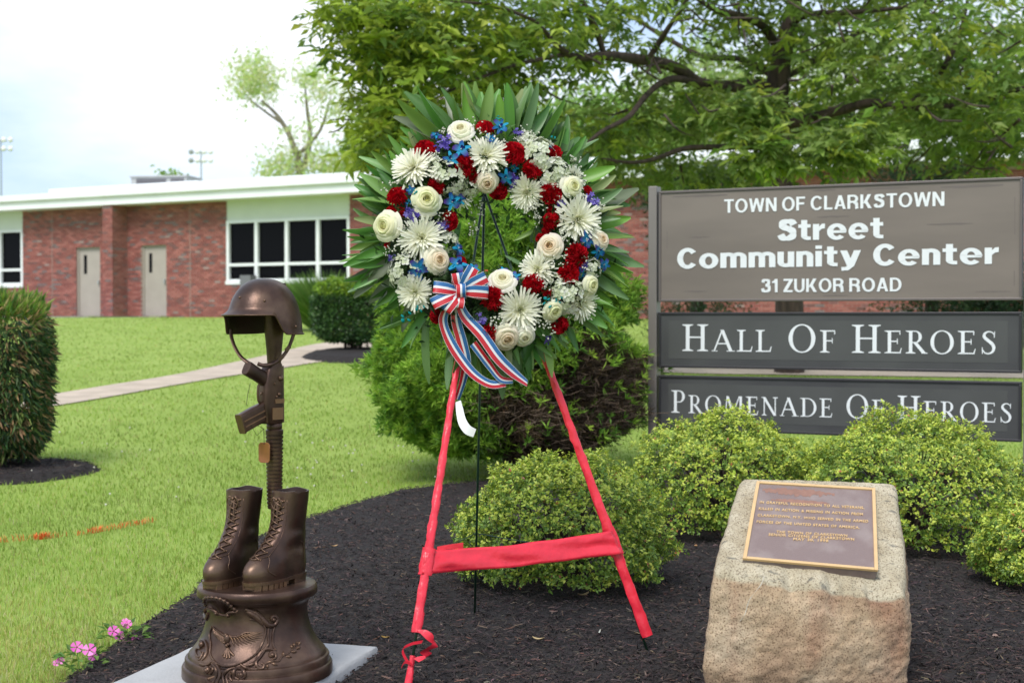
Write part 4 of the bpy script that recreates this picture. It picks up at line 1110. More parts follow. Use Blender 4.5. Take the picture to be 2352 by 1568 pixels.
# serif capitals drawn by hand: pieces of (polygon); unit cap height
def glyph(ch):
    """list of polygons (x,y), advance width"""
    T, t, sf = .125, .055, .035
    out = []
    def bar(x0, y0, x1, y1): out.append([(x0, y0), (x1, y0), (x1, y1), (x0, y1)])
    def serif(x, y, w=.12, th=sf, T_=T, left=True, right=True):
        a = x - (w if left else 0); b = x + T_ + (w if right else 0); s = 1 if y < .5 else -1
        out.append([(a, y), (b, y), (b, y + s*th*.8), (x + T_ + .01, y + s*th*2.0), (x - .01, y + s*th*2.0), (a, y + s*th*.8)][::s])
    def stroke(p, q, w):
        d = Vector((q[0]-p[0], q[1]-p[1])); hw = w*.5*math.hypot(d.x, d.y)/abs(d.y)
        out.append([(p[0]-hw, p[1]), (p[0]+hw, p[1]), (q[0]+hw, q[1]), (q[0]-hw, q[1])])
    def ring(cx, cy, rx, ry, a0, a1, wt, wn, n=28):
        o, i = [], []
        for k in range(n + 1):
            a = a0 + (a1 - a0)*k/n; w = wn + (wt - wn)*abs(math.cos(a))**1.6
            o.append((cx + rx*math.cos(a), cy + ry*math.sin(a))); i.append((cx + (rx - w)*math.cos(a), cy + (ry - w*.85)*math.sin(a)))
        for k in range(n): out.append([o[k], o[k+1], i[k+1], i[k]])
    def curve(pts, ws):
        c = catmull([Vector((x, y, 0)) for x, y in pts], 6); w = lerp_list(ws, len(c)); L, R = [], []
        for k, p in enumerate(c):
            d = c[min(k+1, len(c)-1)] - c[max(k-1, 0)]; d.normalize(); nn = Vector((-d.y, d.x, 0))
            L.append(p + nn*w[k]*.5); R.append(p - nn*w[k]*.5)
        for k in range(len(c) - 1): out.append([(L[k].x, L[k].y), (L[k+1].x, L[k+1].y), (R[k+1].x, R[k+1].y), (R[k].x, R[k].y)][::-1])
    w = .7
    if ch == 'H':
        for x in (.12, .62): bar(x, .06, x + T, .94); serif(x, 0); serif(x, 1)
        bar(.12 + T, .49, .62, .49 + t); w = .88
    elif ch == 'L':
        bar(.12, .06, .12 + T, .94); serif(.12, 0, right=False); serif(.12, 1); bar(.12 + T, 0, .60, t); out.append([(.55, t), (.60, t), (.645, .25), (.615, .25)]); w = .66
    elif ch in 'EF':
        bar(.12, .06, .12 + T, .94); serif(.12, 0, right=(ch == 'F')); serif(.12, 1, right=False)
        bar(.12 + T, 1 - t, .58, 1); out.append([(.545, .82), (.58, .82), (.585, 1-t), (.55, 1-t)]); bar(.12 + T, .5, .46, .5 + t); bar(.46, .41, .49, .65); w = .62
        if ch == 'E': bar(.12 + T, 0, .60, t); out.append([(.555, t), (.60, t), (.64, .23), (.61, .23)]); w = .68
    elif ch == 'A':
        stroke((.11, .03), (.44, 1.0), t*1.1); stroke((.78, .03), (.43, 1.0), T*1.05); bar(.24, .33, .63, .33 + t)
        out.append([(.0, 0), (.24, 0), (.24, .035), (.0, .035)]); out.append([(.62, 0), (.95, 0), (.95, .035), (.62, .035)]); w = .93
    elif ch == 'O': ring(.46, .5, .42, .52, 0, 2*PI, .13, .05, 40); w = .92
    elif ch == 'D':
        bar(.12, .06, .12 + T, .94); serif(.12, 0, right=False); serif(.12, 1, right=False)
        ring(.36, .5, .45, .5, -PI/2, PI/2, .13, .05); bar(.12 + T, 0, .36, .043); bar(.12 + T, .957, .36, 1); w = .86
    elif ch in 'PR':
        bar(.12, .06, .12 + T, .94); serif(.12, 0); serif(.12, 1, right=False)
        ring(.34, .73, .25, .27, -PI/2, PI/2, .12, .05); bar(.12 + T, .957, .34, 1); bar(.12 + T, .46, .34, .503); w = .64
        if ch == 'R': stroke((.66, .03), (.36, .46), T*1.0); out.append([(.58, 0), (.80, 0), (.80, .035), (.58, .035)]); w = .76
    elif ch == 'N':
        bar(.14, .06, .14 + t, .97); serif(.14, 0, T_=t, w=.1); bar(.70, .0, .70 + t, .94); serif(.70, 1, T_=t, w=.1); stroke((.715, .0), (.15, 1.0), T*1.0)
        out.append([(.02, .965), (.16, .965), (.16, 1), (.02, 1)]); w = .86
    elif ch == 'M':
        stroke((.10, .03), (.18, 1), t); stroke((.50, .05), (.20, 1.0), T); stroke((.50, .05), (.82, 1.0), t); bar(.83, .06, .83 + T, 1.0); serif(.83, 0, w=.1)
        out.append([(.0, 0), (.22, 0), (.22, .035), (.0, .035)]); w = 1.06
    elif ch == 'S':
        curve([(.50, .84), (.42, .945), (.28, .965), (.17, .88), (.16, .74), (.28, .60), (.42, .46), (.49, .30), (.45, .12), (.32, .03), (.18, .06), (.10, .20)], [.03, .05, .06, .09, .115, .125, .125, .115, .09, .06, .05, .03])
        out.append([(.49, .72), (.52, .72), (.53, .98), (.50, .98)]); out.append([(.08, .02), (.11, .02), (.10, .30), (.07, .30)]); w = .60
    return out, w
def serif_line(words, cx0, cx1, ctop, cbase_l, cbase_r, parent, small=.80):
    x = 0; items = []
    for wi, wd in enumerate(words):
        if wi: x += .40
        for i, ch in enumerate(wd):
            k = 1.0 if i == 0 else small; g, w = glyph(ch)
            items.append((x, k, g)); x += (w + .10)*k
    s0, zb0 = SG(cx0, cbase_l); s1, zb1 = SG(cx1, cbase_r); cap = SG(cx0, ctop)[1] - zb0; zb = .5*(zb0 + zb1)
    flat_letters(items, s0, s1, zb, cap, x - .16, parent)
serif_line(['HALL', 'OF', 'HEROES'], 235, 1930, 852, 996, 1012, pobj['hall'])
serif_line(['PROMENADE', 'OF', 'HEROES'], 175, 2018, 1197, 1318, 1398, pobj['prom'])
# ================================================================== SLAB AND STATUE
ST = Vector((-.808, 4.5, .068))
slabC = mat('slab_concrete', S(196, 196, 196, .68), rough=.85, var=.08, scale=7, bump=.25, bscale=90)
def slab():
    C_ = Vector((-1.048, 5.04, 0)); R_ = Vector((-.457, 4.862, 0)); D_ = Vector((-.215, -.74, 0))
    pts = [C_, R_, R_ + D_, C_ + D_]; bm = bmesh.new(); n = 16
    out = []
    for a, b in zip(pts, pts[1:] + pts[:1]):
        for k in range(n): out.append(a.lerp(b, k/n))
    cen = sum(pts, Vector()) / 4
    V, F = [], []
    N = len(out)
    for lv, (z, ins) in enumerate(((-.03, .0), (.02, -.004), (.055, .001), (.066, .008), (.068, .016))):
        for p in out:
            d = (p - cen).normalized(); j = mnoise.noise(Vector((p.x*14, p.y*14, z*60)))*.006 if lv < 4 else 0
            q = p - d*(ins + j); V.append((q.x, q.y, z))
    for l in range(4):
        for k in range(N):
            k2 = (k+1) % N; F.append((l*N+k, l*N+k2, (l+1)*N+k2, (l+1)*N+k))
    F.append(tuple(4*N + k for k in range(N)))
    m = MB().add([Vector(v) for v in V], F)
    o = m.build('concrete_slab', slabC, auto=50)
    return tag(o, 'pale grey concrete slab under the bronze boots memorial', 'slab')
slab()

BRONZE = bpy.data.materials.new('bronze'); BRONZE.use_nodes = True
def bronze_nodes():
    t = BRONZE.node_tree; nd, lk = t.nodes, t.links; bs = nd['Principled BSDF']
    tc = nd.new('ShaderNodeTexCoord'); n1 = nd.new('ShaderNodeTexNoise'); n1.inputs['Scale'].default_value = 9; n1.inputs['Detail'].default_value = 6
    lk.new(tc.outputs['Object'], n1.inputs['Vector'])
    r1 = nd.new('ShaderNodeValToRGB'); e = r1.color_ramp.elements
    e[0].position = .3; e[0].color = (*S(50, 36, 31), 1); e[1].position = .7; e[1].color = (*S(108, 86, 71), 1)
    x = e.new(.5); x.color = (*S(76, 56, 47), 1)
    lk.new(n1.outputs['Fac'], r1.inputs['Fac'])
    ge = nd.new('ShaderNodeNewGeometry'); rp = nd.new('ShaderNodeValToRGB')
    rp.color_ramp.elements[0].position = .555; rp.color_ramp.elements[1].position = .82
    lk.new(ge.outputs['Pointiness'], rp.inputs['Fac'])
    mx = nd.new('ShaderNodeMixRGB'); lk.new(rp.outputs['Color'], mx.inputs['Fac']); lk.new(r1.outputs['Color'], mx.inputs['Color1']); mx.inputs['Color2'].default_value = (*S(160, 124, 92), 1)
    lk.new(mx.outputs['Color'], bs.inputs['Base Color'])
    bs.inputs['Metallic'].default_value = .62
    r2 = nd.new('ShaderNodeMapRange'); r2.inputs['To Min'].default_value = .27; r2.inputs['To Max'].default_value = .48
    n2 = nd.new('ShaderNodeTexNoise'); n2.inputs['Scale'].default_value = 22; lk.new(tc.outputs['Object'], n2.inputs['Vector'])
    lk.new(n2.outputs['Fac'], r2.inputs['Value']); lk.new(r2.outputs['Result'], bs.inputs['Roughness'])
    n3 = nd.new('ShaderNodeTexNoise'); n3.inputs['Scale'].default_value = 120; lk.new(tc.outputs['Object'], n3.inputs['Vector'])
    bp = nd.new('ShaderNodeBump'); bp.inputs['Strength'].default_value = .12; bp.inputs['Distance'].default_value = .004
    lk.new(n3.outputs['Fac'], bp.inputs['Height']); lk.new(bp.outputs['Normal'], bs.inputs['Normal'])
bronze_nodes()
COPPER = mat('copper_tag', S(168, 112, 72, .8), rough=.4, metal=.6, var=.1, scale=30)
DARKB = mat('bronze_dark', S(60, 44, 38, .8), rough=.55, metal=.3)  # darker bronze; inside boots and helmet its tone stands in for shade
stat = empty('boots_memorial', ST)
tag(stat, 'bronze memorial of combat boots, upended rifle and helmet on a round pedestal', 'statue')
def L(u, v, dy=0.0):
    return P(u, v, ST.y + dy) - ST
# pedestal ---------------------------------------------------------
PROF = [(0, .001), (.236, .001), (.2365, .006), (.236, .030), (.233, .036), (.227, .038), (.226, .043), (.2265, .056), (.224, .061), (.217, .063), (.2155, .068), (.214, .074),
        (.208, .080), (.199, .09), (.188, .105), (.178, .122), (.170, .14), (.1635, .16), (.159, .18), (.157, .20), (.1575, .215), (.160, .228), (.166, .239), (.172, .244), (.174, .247), (.174, .250), (.1845, .251), (.188, .255), (.1885, .270), (.187, .279), (.183, .284), (.178, .285), (.12, .2845), (0, .2845)]
ped = MB().lathe(PROF, 96).build('pedestal', BRONZE, stat, auto=40)
_pz = [z for r, z in PROF[2:31]]; _pr = [r for r, z in PROF[2:31]]
def ped_r(z): return float(np.interp(z, _pz, _pr))
def ORN(cx, cy, off=0.0):
    u, v = 413.5 + cx*.15626, 1359.8 + cy*.15626
    d = ray(u, v); Y = 4.2
    while Y < 4.52:
        p = P(u, v, Y) - ST
        if 0 < p.z < .26 and math.hypot(p.x, p.y) <= ped_r(p.z): break
        Y += .0015
    n = Vector((p.x, p.y, 0)).normalized(); dr = (ped_r(p.z + .004) - ped_r(p.z - .004))/.008
    n = Vector((n.x, n.y, -max(-1.5, min(1.5, dr)))).normalized()
    return p + n*off
def orn_tube(m, pts, r, off=.002, k=4, n=8):
    c = catmull([ORN(*q, off) for q in pts], k); m.tube(c, lerp_list(r if hasattr(r, '__len__') else [r], len(c)) if hasattr(r, '__len__') else r, n)
car = MB()
for pts, r in (([(1370, 405), (1345, 400), (1345, 365), (1385, 345), (1422, 390), (1412, 445), (1370, 482), (1300, 482), (1250, 440), (1190, 380), (1130, 320), (1050, 272), (960, 240)], [.004, .006, .006, .006, .006, .007, .008, .009, .010, .010, .010, .009, .006]),
               ([(1305, 490), (1292, 640), (1300, 750), (1225, 870), (1150, 980), (1060, 1060), (960, 1075)], [.003, .004, .004, .006, .006, .006, .003]),
               ([(1395, 470), (1362, 620), (1366, 760), (1405, 850)], [.003, .004, .004, .004]),
               ([(1360, 925), (1330, 940), (1318, 905), (1350, 880), (1395, 905), (1405, 960), (1360, 985)], [.005, .005, .005, .005, .005, .004, .003]),
               ([(1405, 905), (1360, 850), (1270, 838), (1185, 890), (1135, 980), (1118, 1060), (1160, 1118), (1220, 1108), (1235, 1062), (1195, 1052)], [.005, .006, .006, .006, .006, .006, .006, .005, .004, .003]),
               ([(890, 1060), (960, 1100), (1050, 1132), (1120, 1132), (1170, 1112)], [.004, .006, .006, .005, .003]),
               ([(300, 1040), (350, 1062), (420, 1055), (465, 1020), (505, 1022), (545, 1060)], [.004, .006, .006, .005, .005, .003]),
               ([(480, 500), (440, 620), (458, 760), (448, 880), (470, 960), (540, 1040), (640, 1082), (760, 1082), (880, 1050), (1000, 990), (1130, 890), (1212, 740), (1252, 600), (1240, 500), (1150, 420), (1030, 390)], .0035),
               ([(345, 790), (305, 770), (310, 715), (360, 708), (400, 770), (402, 870), (372, 945), (322, 1000)], [.006, .005, .005, .005, .005, .005, .005, .003]),
               ([(905, 1195), (865, 1205), (882, 1252), (940, 1242), (952, 1182), (900, 1122), (832, 1122), (790, 1172), (810, 1250), (870, 1282)], [.005, .005, .005, .006, .006, .006, .006, .006, .005, .003]),
               ([(650, 1330), (640, 1220), (700, 1150), (810, 1100)], [.004, .006, .006, .003]), ([(705, 1335), (692, 1240), (745, 1162)], [.004, .006, .003]), ([(765, 1300), (735, 1245), (752, 1180)], [.003, .005, .003]),
               ([(480, 1022), (560, 1100), (592, 1200), (545, 1335)], [.004, .006, .006, .004]), ([(470, 1042), (530, 1130), (540, 1220), (485, 1335)], [.003, .006, .006, .004]),
               ([(420, 1270), (520, 1240)], .004), ([(395, 1262), (430, 1320), (505, 1330)], .005), ([(445, 1100), (492, 1130), (442, 1190)], .005), ([(360, 1150), (395, 1115), (425, 1140), (395, 1170)], .007),
               ([(300, 830), (250, 830), (235, 890), (270, 950), (330, 930), (310, 880)], .004), ([(350, 880), (290, 990), (240, 940)], .003),
               ([(385, 250), (370, 320), (395, 390), (420, 300)], .006)):
    orn_tube(car, pts, r)
for cx, cy, r in ((335, 770, .011), (905, 1205, .008), (400, 1145, .008), (1375, 400, .007), (1355, 925, .007)):
    car.ball(ORN(cx, cy, .004), r, 10, 8)
car.build('cartouche', BRONZE, ped, auto=45)
she = MB()
def SHP(cx, cy, off=0.0):
    az = math.asin(max(-.98, min(.98, (413.5 + cx*.15626 - 589)*.00133/.182))); z = .272 - (cy - 70)*.000207
    q = min(1, max(-.4, (340 - cy)/270)); r = .167 + .030*q + off
    return Vector((r*math.sin(az), -r*math.cos(az), z))
rim = [(468, 290), (458, 240), (462, 190), (490, 140), (530, 100), (585, 80), (640, 68), (700, 66), (760, 74), (815, 96), (860, 130), (895, 175), (930, 220), (975, 262)]
rows = []
for t in np.linspace(0, 1, 9):
    row = []
    for k, (cx, cy) in enumerate(rim):
        for h_ in (0, .5):
            x1, y1 = (cx, cy) if h_ == 0 or k == len(rim) - 1 else (.5*(cx + rim[k+1][0]), .5*(cy + rim[k+1][1]))
            x0, y0 = 700 + (x1 - 700)*.25, 335 - (335 - y1)*.06
            row.append(SHP(x0 + (x1 - x0)*t, y0 + (y1 - y0)*t, (.004 if h_ == 0 else -.003)*math.sin(min(1, t*1.15)*PI*.85) + .006*t*t - .002))
    rows.append(row)
she.grid(rows)
c = catmull([SHP(cx, cy, .005) for cx, cy in rim], 5); she.tube(c, [.0042 + .0014*math.sin(k*1.26) for k in range(len(c))], 8)
def sh_tube(pts, r, off=.003):
    c_ = catmull([SHP(x_, y_, off) for x_, y_ in pts], 5); she.tube(c_, lerp_list(r, len(c_)) if hasattr(r, '__len__') else r, 8)
sh_tube([(470, 285), (540, 280), (600, 300), (640, 330), (620, 350), (600, 335)], [.003, .005, .0055, .0055, .004, .003], .006)
sh_tube([(975, 280), (900, 282), (840, 300), (800, 332), (825, 352), (848, 338)], [.003, .005, .0055, .0055, .004, .003], .006)
sh_tube([(640, 335), (720, 350), (800, 338)], .0045, .004)
she.ball(SHP(628, 328, .010), .006, 10, 8); she.ball(SHP(820, 338, .010), .0065, 10, 8)
for pts, r in (([(985, 262), (1060, 310), (1140, 380), (1215, 470)], [.006, .011, .010, .004]), ([(1030, 270), (1110, 290), (1165, 355)], [.003, .007, .003])):
    orn_tube(she, pts, r, .004)
she.build('shell_ornament', BRONZE, ped, auto=50)
eag = MB()
orn_tube(eag, [(488, 498), (540, 550), (590, 582), (640, 625), (685, 645)], [.0015, .003, .0035, .004, .004], .003)
orn_tube(eag, [(735, 645), (820, 656), (890, 630), (965, 592), (1065, 590)], [.004, .004, .0035, .003, .0015], .003)
for k in range(10):
    t = k/9
    orn_tube(eag, [(498 + 150*t, 520 + 115*t), (505 + 140*t, 600 + 80*t), (545 + 95*t, 660 + 95*t)], [.003, .0035, .001], .001, 3, 6)
for k, e in enumerate([(1210, 580), (1214, 625), (1200, 668), (1165, 700), (1110, 725), (1050, 748), (990, 765), (930, 778), (870, 785), (815, 795)]):
    t = k/9; s_ = (1060 - 300*t, 596 + 55*t)
    orn_tube(eag, [s_, (.5*(s_[0] + e[0]) - 5, .5*(s_[1] + e[1]) + 14), e], [.003, .0038, .0012], .001, 3, 6)
    if k > 2: orn_tube(eag, [(s_[0] - 10, s_[1] + 5), (.6*s_[0] + .4*e[0], .6*s_[1] + .4*e[1])], [.003, .0015], .004, 3, 6)
eag.ball(ORN(700, 700, .003), .011, 10, 8, (.9, .6, 1.5)); eag.ball(ORN(690, 630, .006), .0055, 8, 6); eag.ball(ORN(670, 745, .008), .005, 8, 6); eag.ball(ORN(725, 770, .008), .005, 8, 6); eag.ball(ORN(700, 790, .006), .006, 8, 6)
for e in ((620, 925), (650, 955), (690, 972), (735, 965), (792, 930)):
    orn_tube(eag, [(700, 815), (.5*(700 + e[0]), 880), e], [.004, .005, .004], .001, 3, 6)
eag.build('eagle_relief', BRONZE, ped, auto=60)
lau = MB()
orn_tube(lau, [(1240, 1062), (1350, 1012), (1450, 1010), (1500, 940), (1580, 905), (1640, 845), (1700, 785), (1755, 740)], [.002, .0025, .0025, .002, .002, .002, .0015, .001])
for cx, cy, dx, dy in ((1520, 905, -10, -70), (1600, 945, 75, 10), (1640, 800, -25, -60), (1675, 872, 70, 0), (1675, 770, -5, -60), (1735, 815, 55, -20), (1718, 742, 0, -50), (1752, 745, 25, -55), (1385, 1052, 90, 25), (1285, 1085, 0, 60), (1330, 1020, 100, -15)):
    orn_tube(lau, [(cx - dx*.6, cy - dy*.6), (cx, cy), (cx + dx*.6, cy + dy*.6)], [.0012, .0055, .0008], .001, 4, 6)
lau.build('laurel_sprig', BRONZE, ped, auto=60)

# boots --------------------------------------------------------------
BZ = .285
BH = [.024, .035, .05, .066, .08, .095, .11, .13, .155, .185, .22, .26, .290]
BBk = [-.060, -.063, -.065, -.065, -.064, -.062, -.060, -.057, -.055, -.054, -.055, -.058, -.060]
BF = [.206, .213, .216, .212, .199, .172, .146, .118, .092, .074, .063, .057, .055]
BW = [.043, .045, .0455, .044, .0425, .0405, .039, .041, .0415, .0435, .0475, .052, .0545]
_hh = np.linspace(.024, .29, 80)
def _sm(vals):
    a = np.interp(_hh, BH, vals); k = np.ones(7)/7
    return np.convolve(np.pad(a, 3, mode='edge'), k, mode='valid')
_bb, _bf, _bw = _sm(BBk), _sm(BF), _sm(BW)
def boot_out(h, a, grow=0.0):
    """outline point of a level: a = angle, 0 forward"""
    b, f, w = (float(np.interp(h, _hh, q)) for q in (_bb, _bf, _bw))
    b -= grow; f += grow; w += grow
    cx = .5*(b + f); hl = .5*(f - b); ca, sa = math.cos(a), math.sin(a); ex = 2/2.45
    x = cx + hl*math.copysign(abs(ca)**ex, ca); y = w*math.copysign(abs(sa)**ex, sa)
    longf = min(1, max(0, (hl - .07)/.06)); t = (x - b)/(f - b)
    y *= 1 + longf*(-.16*math.exp(-((t - .34)/.16)**2) - .10*math.exp(-((t)/.15)**2) + .02*math.exp(-((t - .7)/.2)**2))
    y += longf*.006*math.sin(t*PI)
    return Vector((x, y, h))
def boot_front(h, y):
    lo, hi = 0.0, PI/2
    for _ in range(30):
        m = .5*(lo + hi)
        if abs(boot_out(h, m).y) < abs(y): lo = m
        else: hi = m
    p = boot_out(h, math.copysign(lo, y)); return p
def make_boot(loc, ang, mirror):
    bt = empty('boot', loc, ang, stat)
    m = MB(); n = 56; lv = list(np.linspace(.024, .288, 44)); rows = []
    for h in lv:
        wr = .0016*math.sin(h*95)*math.exp(-((h - .135)/.045)**2)
        rows.append([boot_out(h, 2*PI*k/n, wr*(1 + math.sin(5*2*PI*k/n + h*40))) for k in range(n)])
    rim_o = [boot_out(.29, 2*PI*k/n, -.0005) + Vector((0, 0, .0025*math.sin(2*PI*k/n*2 + 1) - .0015*math.sin(2*PI*k/n*5))) for k in range(n)]
    rim_i = [p - Vector((p.x, p.y, 0)).normalized()*.0052 for p in rim_o]
    m.grid(rows + [rim_o, rim_i], closed=True)
    m.build('upper', BRONZE, bt, auto=50)
    li = MB(); li.grid([rim_i] + [[boot_out(h, 2*PI*k/n, -.007) for k in range(n)] for h in (.27, .24, .20, .15)], closed=True); i = len(li.V) - n; li.F.append(tuple(range(i, i + n)))
    li.build('lining', DARKB, bt, smooth=True)  # inner wall of the bronze boot, shade put into its colour
    s = MB()
    def lump(x0, x1, z0, z1, grow):
        pts = [boot_out(.03, 2*PI*k/48, grow) for k in range(48)]
        def clip(P_, c, sgn):
            o = []
            for a, b in zip(P_, P_[1:] + P_[:1]):
                ia, ib = sgn*(a.x - c) >= 0, sgn*(b.x - c) >= 0
                if ia: o.append(a)
                if ia != ib: o.append(a.lerp(b, (c - a.x)/(b.x - a.x)))
            return o
        q = clip(clip(pts, x0, 1), x1, -1); N = len(q)
        V = [Vector((p.x, p.y, z)) for z in (z0, z1) for p in q]
        s.add(V, [tuple(range(N-1, -1, -1)), tuple(N + k for k in range(N))] + [(k, (k+1) % N, N + (k+1) % N, N + k) for k in range(N)])
    lump(-1, 1, .0165, .0262, .0045)
    lump(-1, .03, .0, .0165, .002)
    for k in range(6): lump(.078 + k*.021, .078 + k*.021 + .0155, .0, .0165, .003)
    lump(.065, 1, .006, .0164, .0005)
    s.build('sole', BRONZE, bt, auto=40)
    la = MB(); hs = np.linspace(.092, .262, 10)
    for i in range(len(hs) - 1):
        for sg in (1, -1):
            a = boot_front(hs[i], sg*.020) + Vector((.002, 0, 0)); b = boot_front(hs[i+1], -sg*.020) + Vector((.003, 0, .0))
            mid = boot_front(.5*(hs[i] + hs[i+1]), .0005) + Vector((.0065 + .002*sg, 0, .002))
            la.tube(catmull([a, mid, b], 4), .0026, 6)
    for h in hs:
        for sg in (1, -1):
            p = boot_front(h, sg*.021); la.ball(p, .0034, 6, 5)
    t = boot_front(.266, .0) + Vector((.007, 0, 0))
    for sg in (1, -1):
        la.tube(catmull([t, t + Vector((.006, sg*.012, .006)), t + Vector((.004, sg*.02, -.012)), t + Vector((.003, sg*.008, -.03)), t + Vector((.0, sg*.004, -.002))], 5), .0024, 6)
        la.tube(catmull([t, t + Vector((.007, sg*.006, -.03)), t + Vector((.010, sg*.009, -.075))], 5), .0024, 6)
    la.ball(t + Vector((.003, 0, 0)), .005, 8, 6)
    for sg in (1, -1): la.tube([boot_front(.262, sg*.02) + Vector((.002, 0, 0)), t], .0024, 6)
    la.build('laces', BRONZE, bt, smooth=True)
    se = MB()
    for h0, pts in ((0, [(.100, .030), (.094, .012), (.092, 0), (.094, -.012), (.100, -.030)]),):
        c = catmull([boot_front(h, y) + Vector((.001, 0, .001)) for h, y in pts], 5); se.tube(c, .0024, 6)
    for sg in (1, -1):
        se.tube(catmull([boot_front(.100, sg*.030), boot_front(.085, sg*.038) + Vector((0, sg*.001, 0)), boot_out(.06, sg*1.0, .0006), boot_out(.04, sg*1.25, .0006)], 5), .0016, 6)
        se.tube(catmull([boot_front(.10 + k*.033, sg*.030) for k in range(6)], 4), .0013, 6)
        se.tube(catmull([boot_out(.13, sg*1.9, .0006), boot_out(.115, sg*2.2, .0006), boot_out(.07, sg*2.3, .0006), boot_out(.03, sg*2.35, .0006)], 4), .0012, 6)
    se.build('seams', BRONZE, bt, smooth=True)
BANG = math.atan2(-.87, -.49)
make_boot((-.056, .078, BZ), math.atan2(-.93, -.37), False)
make_boot((.098, .040, BZ), BANG - .02, True)

# rifle ----------------------------------------------------------------
RX = L(616, 900).x; RY = .115
rif = empty('rifle', (RX, RY, 0), 0, stat)
gdir = Vector((-.62, -.785, 0)).normalized(); side = Vector((gdir.y, -gdir.x, 0)); UP = Vector((0, 0, 1))
def lz(v): return P(600, v, ST.y + RY).z - ST.z
def loft(m, secs, ex=2.6, n=24):
    """secs: (centre Vector, half along axis a, half along axis b, axis a, axis b)"""
    rows = []
    for c, ha, hb, A, B in secs:
        r = []
        for k in range(n):
            q = 2*PI*k/n; ca, sa = math.cos(q), math.sin(q); e = 2/ex
            r.append(c + A*(ha*math.copysign(abs(ca)**e, ca)) + B*(hb*math.copysign(abs(sa)**e, sa)))
        rows.append(r)
    m.grid(rows, closed=True); i = len(m.V) - n*len(rows)
    m.F.append(tuple(i + n - 1 - k for k in range(n))); j = len(m.V) - n; m.F.append(tuple(j + k for k in range(n)))
st_ = MB()
loft(st_, [(Vector((0, 0, lz(650))), .046, .024, gdir, side), (Vector((0, 0, lz(760))), .034, .025, gdir, side), (Vector((0, 0, lz(800))), .027, .022, gdir, side), (Vector((0, 0, lz(836))), .022, .021, gdir, side)], 2.2)
st_.build('stock', BRONZE, rif, auto=50)
rc = MB()
loft(rc, [(gdir*.004 + UP*lz(834), .022, .022, gdir, side), (gdir*.008 + UP*lz(846), .032, .024, gdir, side), (gdir*.014 + UP*lz(880), .038, .024, gdir, side), (gdir*.016 + UP*lz(930), .040, .024, gdir, side), (gdir*.012 + UP*lz(968), .036, .024, gdir, side), (gdir*.01 + UP*lz(972), .030, .022, gdir, side)], 5)
loft(rc, [(-gdir*.016 + side*-.0 + UP*lz(840), .014, .020, gdir, side), (-gdir*.018 + UP*lz(970), .014, .020, gdir, side)], 3)
rc.ball(-side*.024 - gdir*.006 + UP*lz(868), .010, 10, 8); rc.ball(-side*.023 + gdir*.0 + UP*lz(905), .007, 8, 6)
for sg in (1, -1):
    M = Matrix((gdir*1, side*1, UP)).transposed()
    rc.box((-.02, sg*.0245 - .002, lz(925)), (.018, sg*.0245 + .002, lz(915)), M); rc.box((-.016, sg*.0245 - .0015, lz(962)), (.03, sg*.0245 + .0015, lz(935)), M)
    rc.ball(side*sg*.025 + gdir*.012 + UP*lz(910), .0045, 8, 6); rc.ball(side*sg*.025 + gdir*.02 + UP*lz(880), .004, 8, 6)
rc.build('receiver', BRONZE, rif, auto=40)
# pistol grip
g0 = gdir*.035 + UP*lz(872); g1 = gdir*.118 + UP*lz(842); gd = (g1 - g0).normalized(); gu = (UP - gd*UP.dot(gd)).normalized()
gp = MB()
loft(gp, [(g0 - gd*.02, .026, .018, gu, side), (g0 + gd*.02, .023, .017, gu, side), (g0 + gd*.045, .022, .0165, gu, side), (g1 - gd*.004, .0235, .018, gu, side), (g1, .022, .0165, gu, side)], 2.8)
gp.build('pistol_grip', BRONZE, rif, auto=50)
# trigger guard and trigger
tg = MB(); tg.tube(catmull([gdir*.05 + UP*lz(878), gdir*.068 + UP*lz(884), gdir*.068 + UP*lz(918), gdir*.048 + UP*lz(924)], 4), .004, 6)
tg.tube(catmull([gdir*.045 + UP*lz(896), gdir*.056 + UP*lz(900), gdir*.06 + UP*lz(906)], 4), .003, 6)
tg.build('trigger_guard', BRONZE, rif, smooth=True)
# magazine
m0 = gdir*.03 + UP*lz(940); m1 = gdir*.145 + UP*(lz(940) - .040); md = (m1 - m0).normalized(); mu = (UP - md*UP.dot(md)).normalized()
mg = MB(); loft(mg, [(m0, .031, .0135, mu, side), (m0.lerp(m1, .5) + mu*.002, .031, .0135, mu, side), (m1 - md*.006, .031, .0135, mu, side), (m1 - md*.0055, .033, .0155, mu, side), (m1, .0325, .015, mu, side)], 7)
for o in (-.012, 0.006): mg.tube([m0 + mu*o + side*-.0135, m1 - md*.008 + mu*o - side*.0135], .0025, 6); mg.tube([m0 + mu*o + side*.0135, m1 - md*.008 + mu*o + side*.0135], .0025, 6)
mg.build('magazine', BRONZE, rif, auto=40)
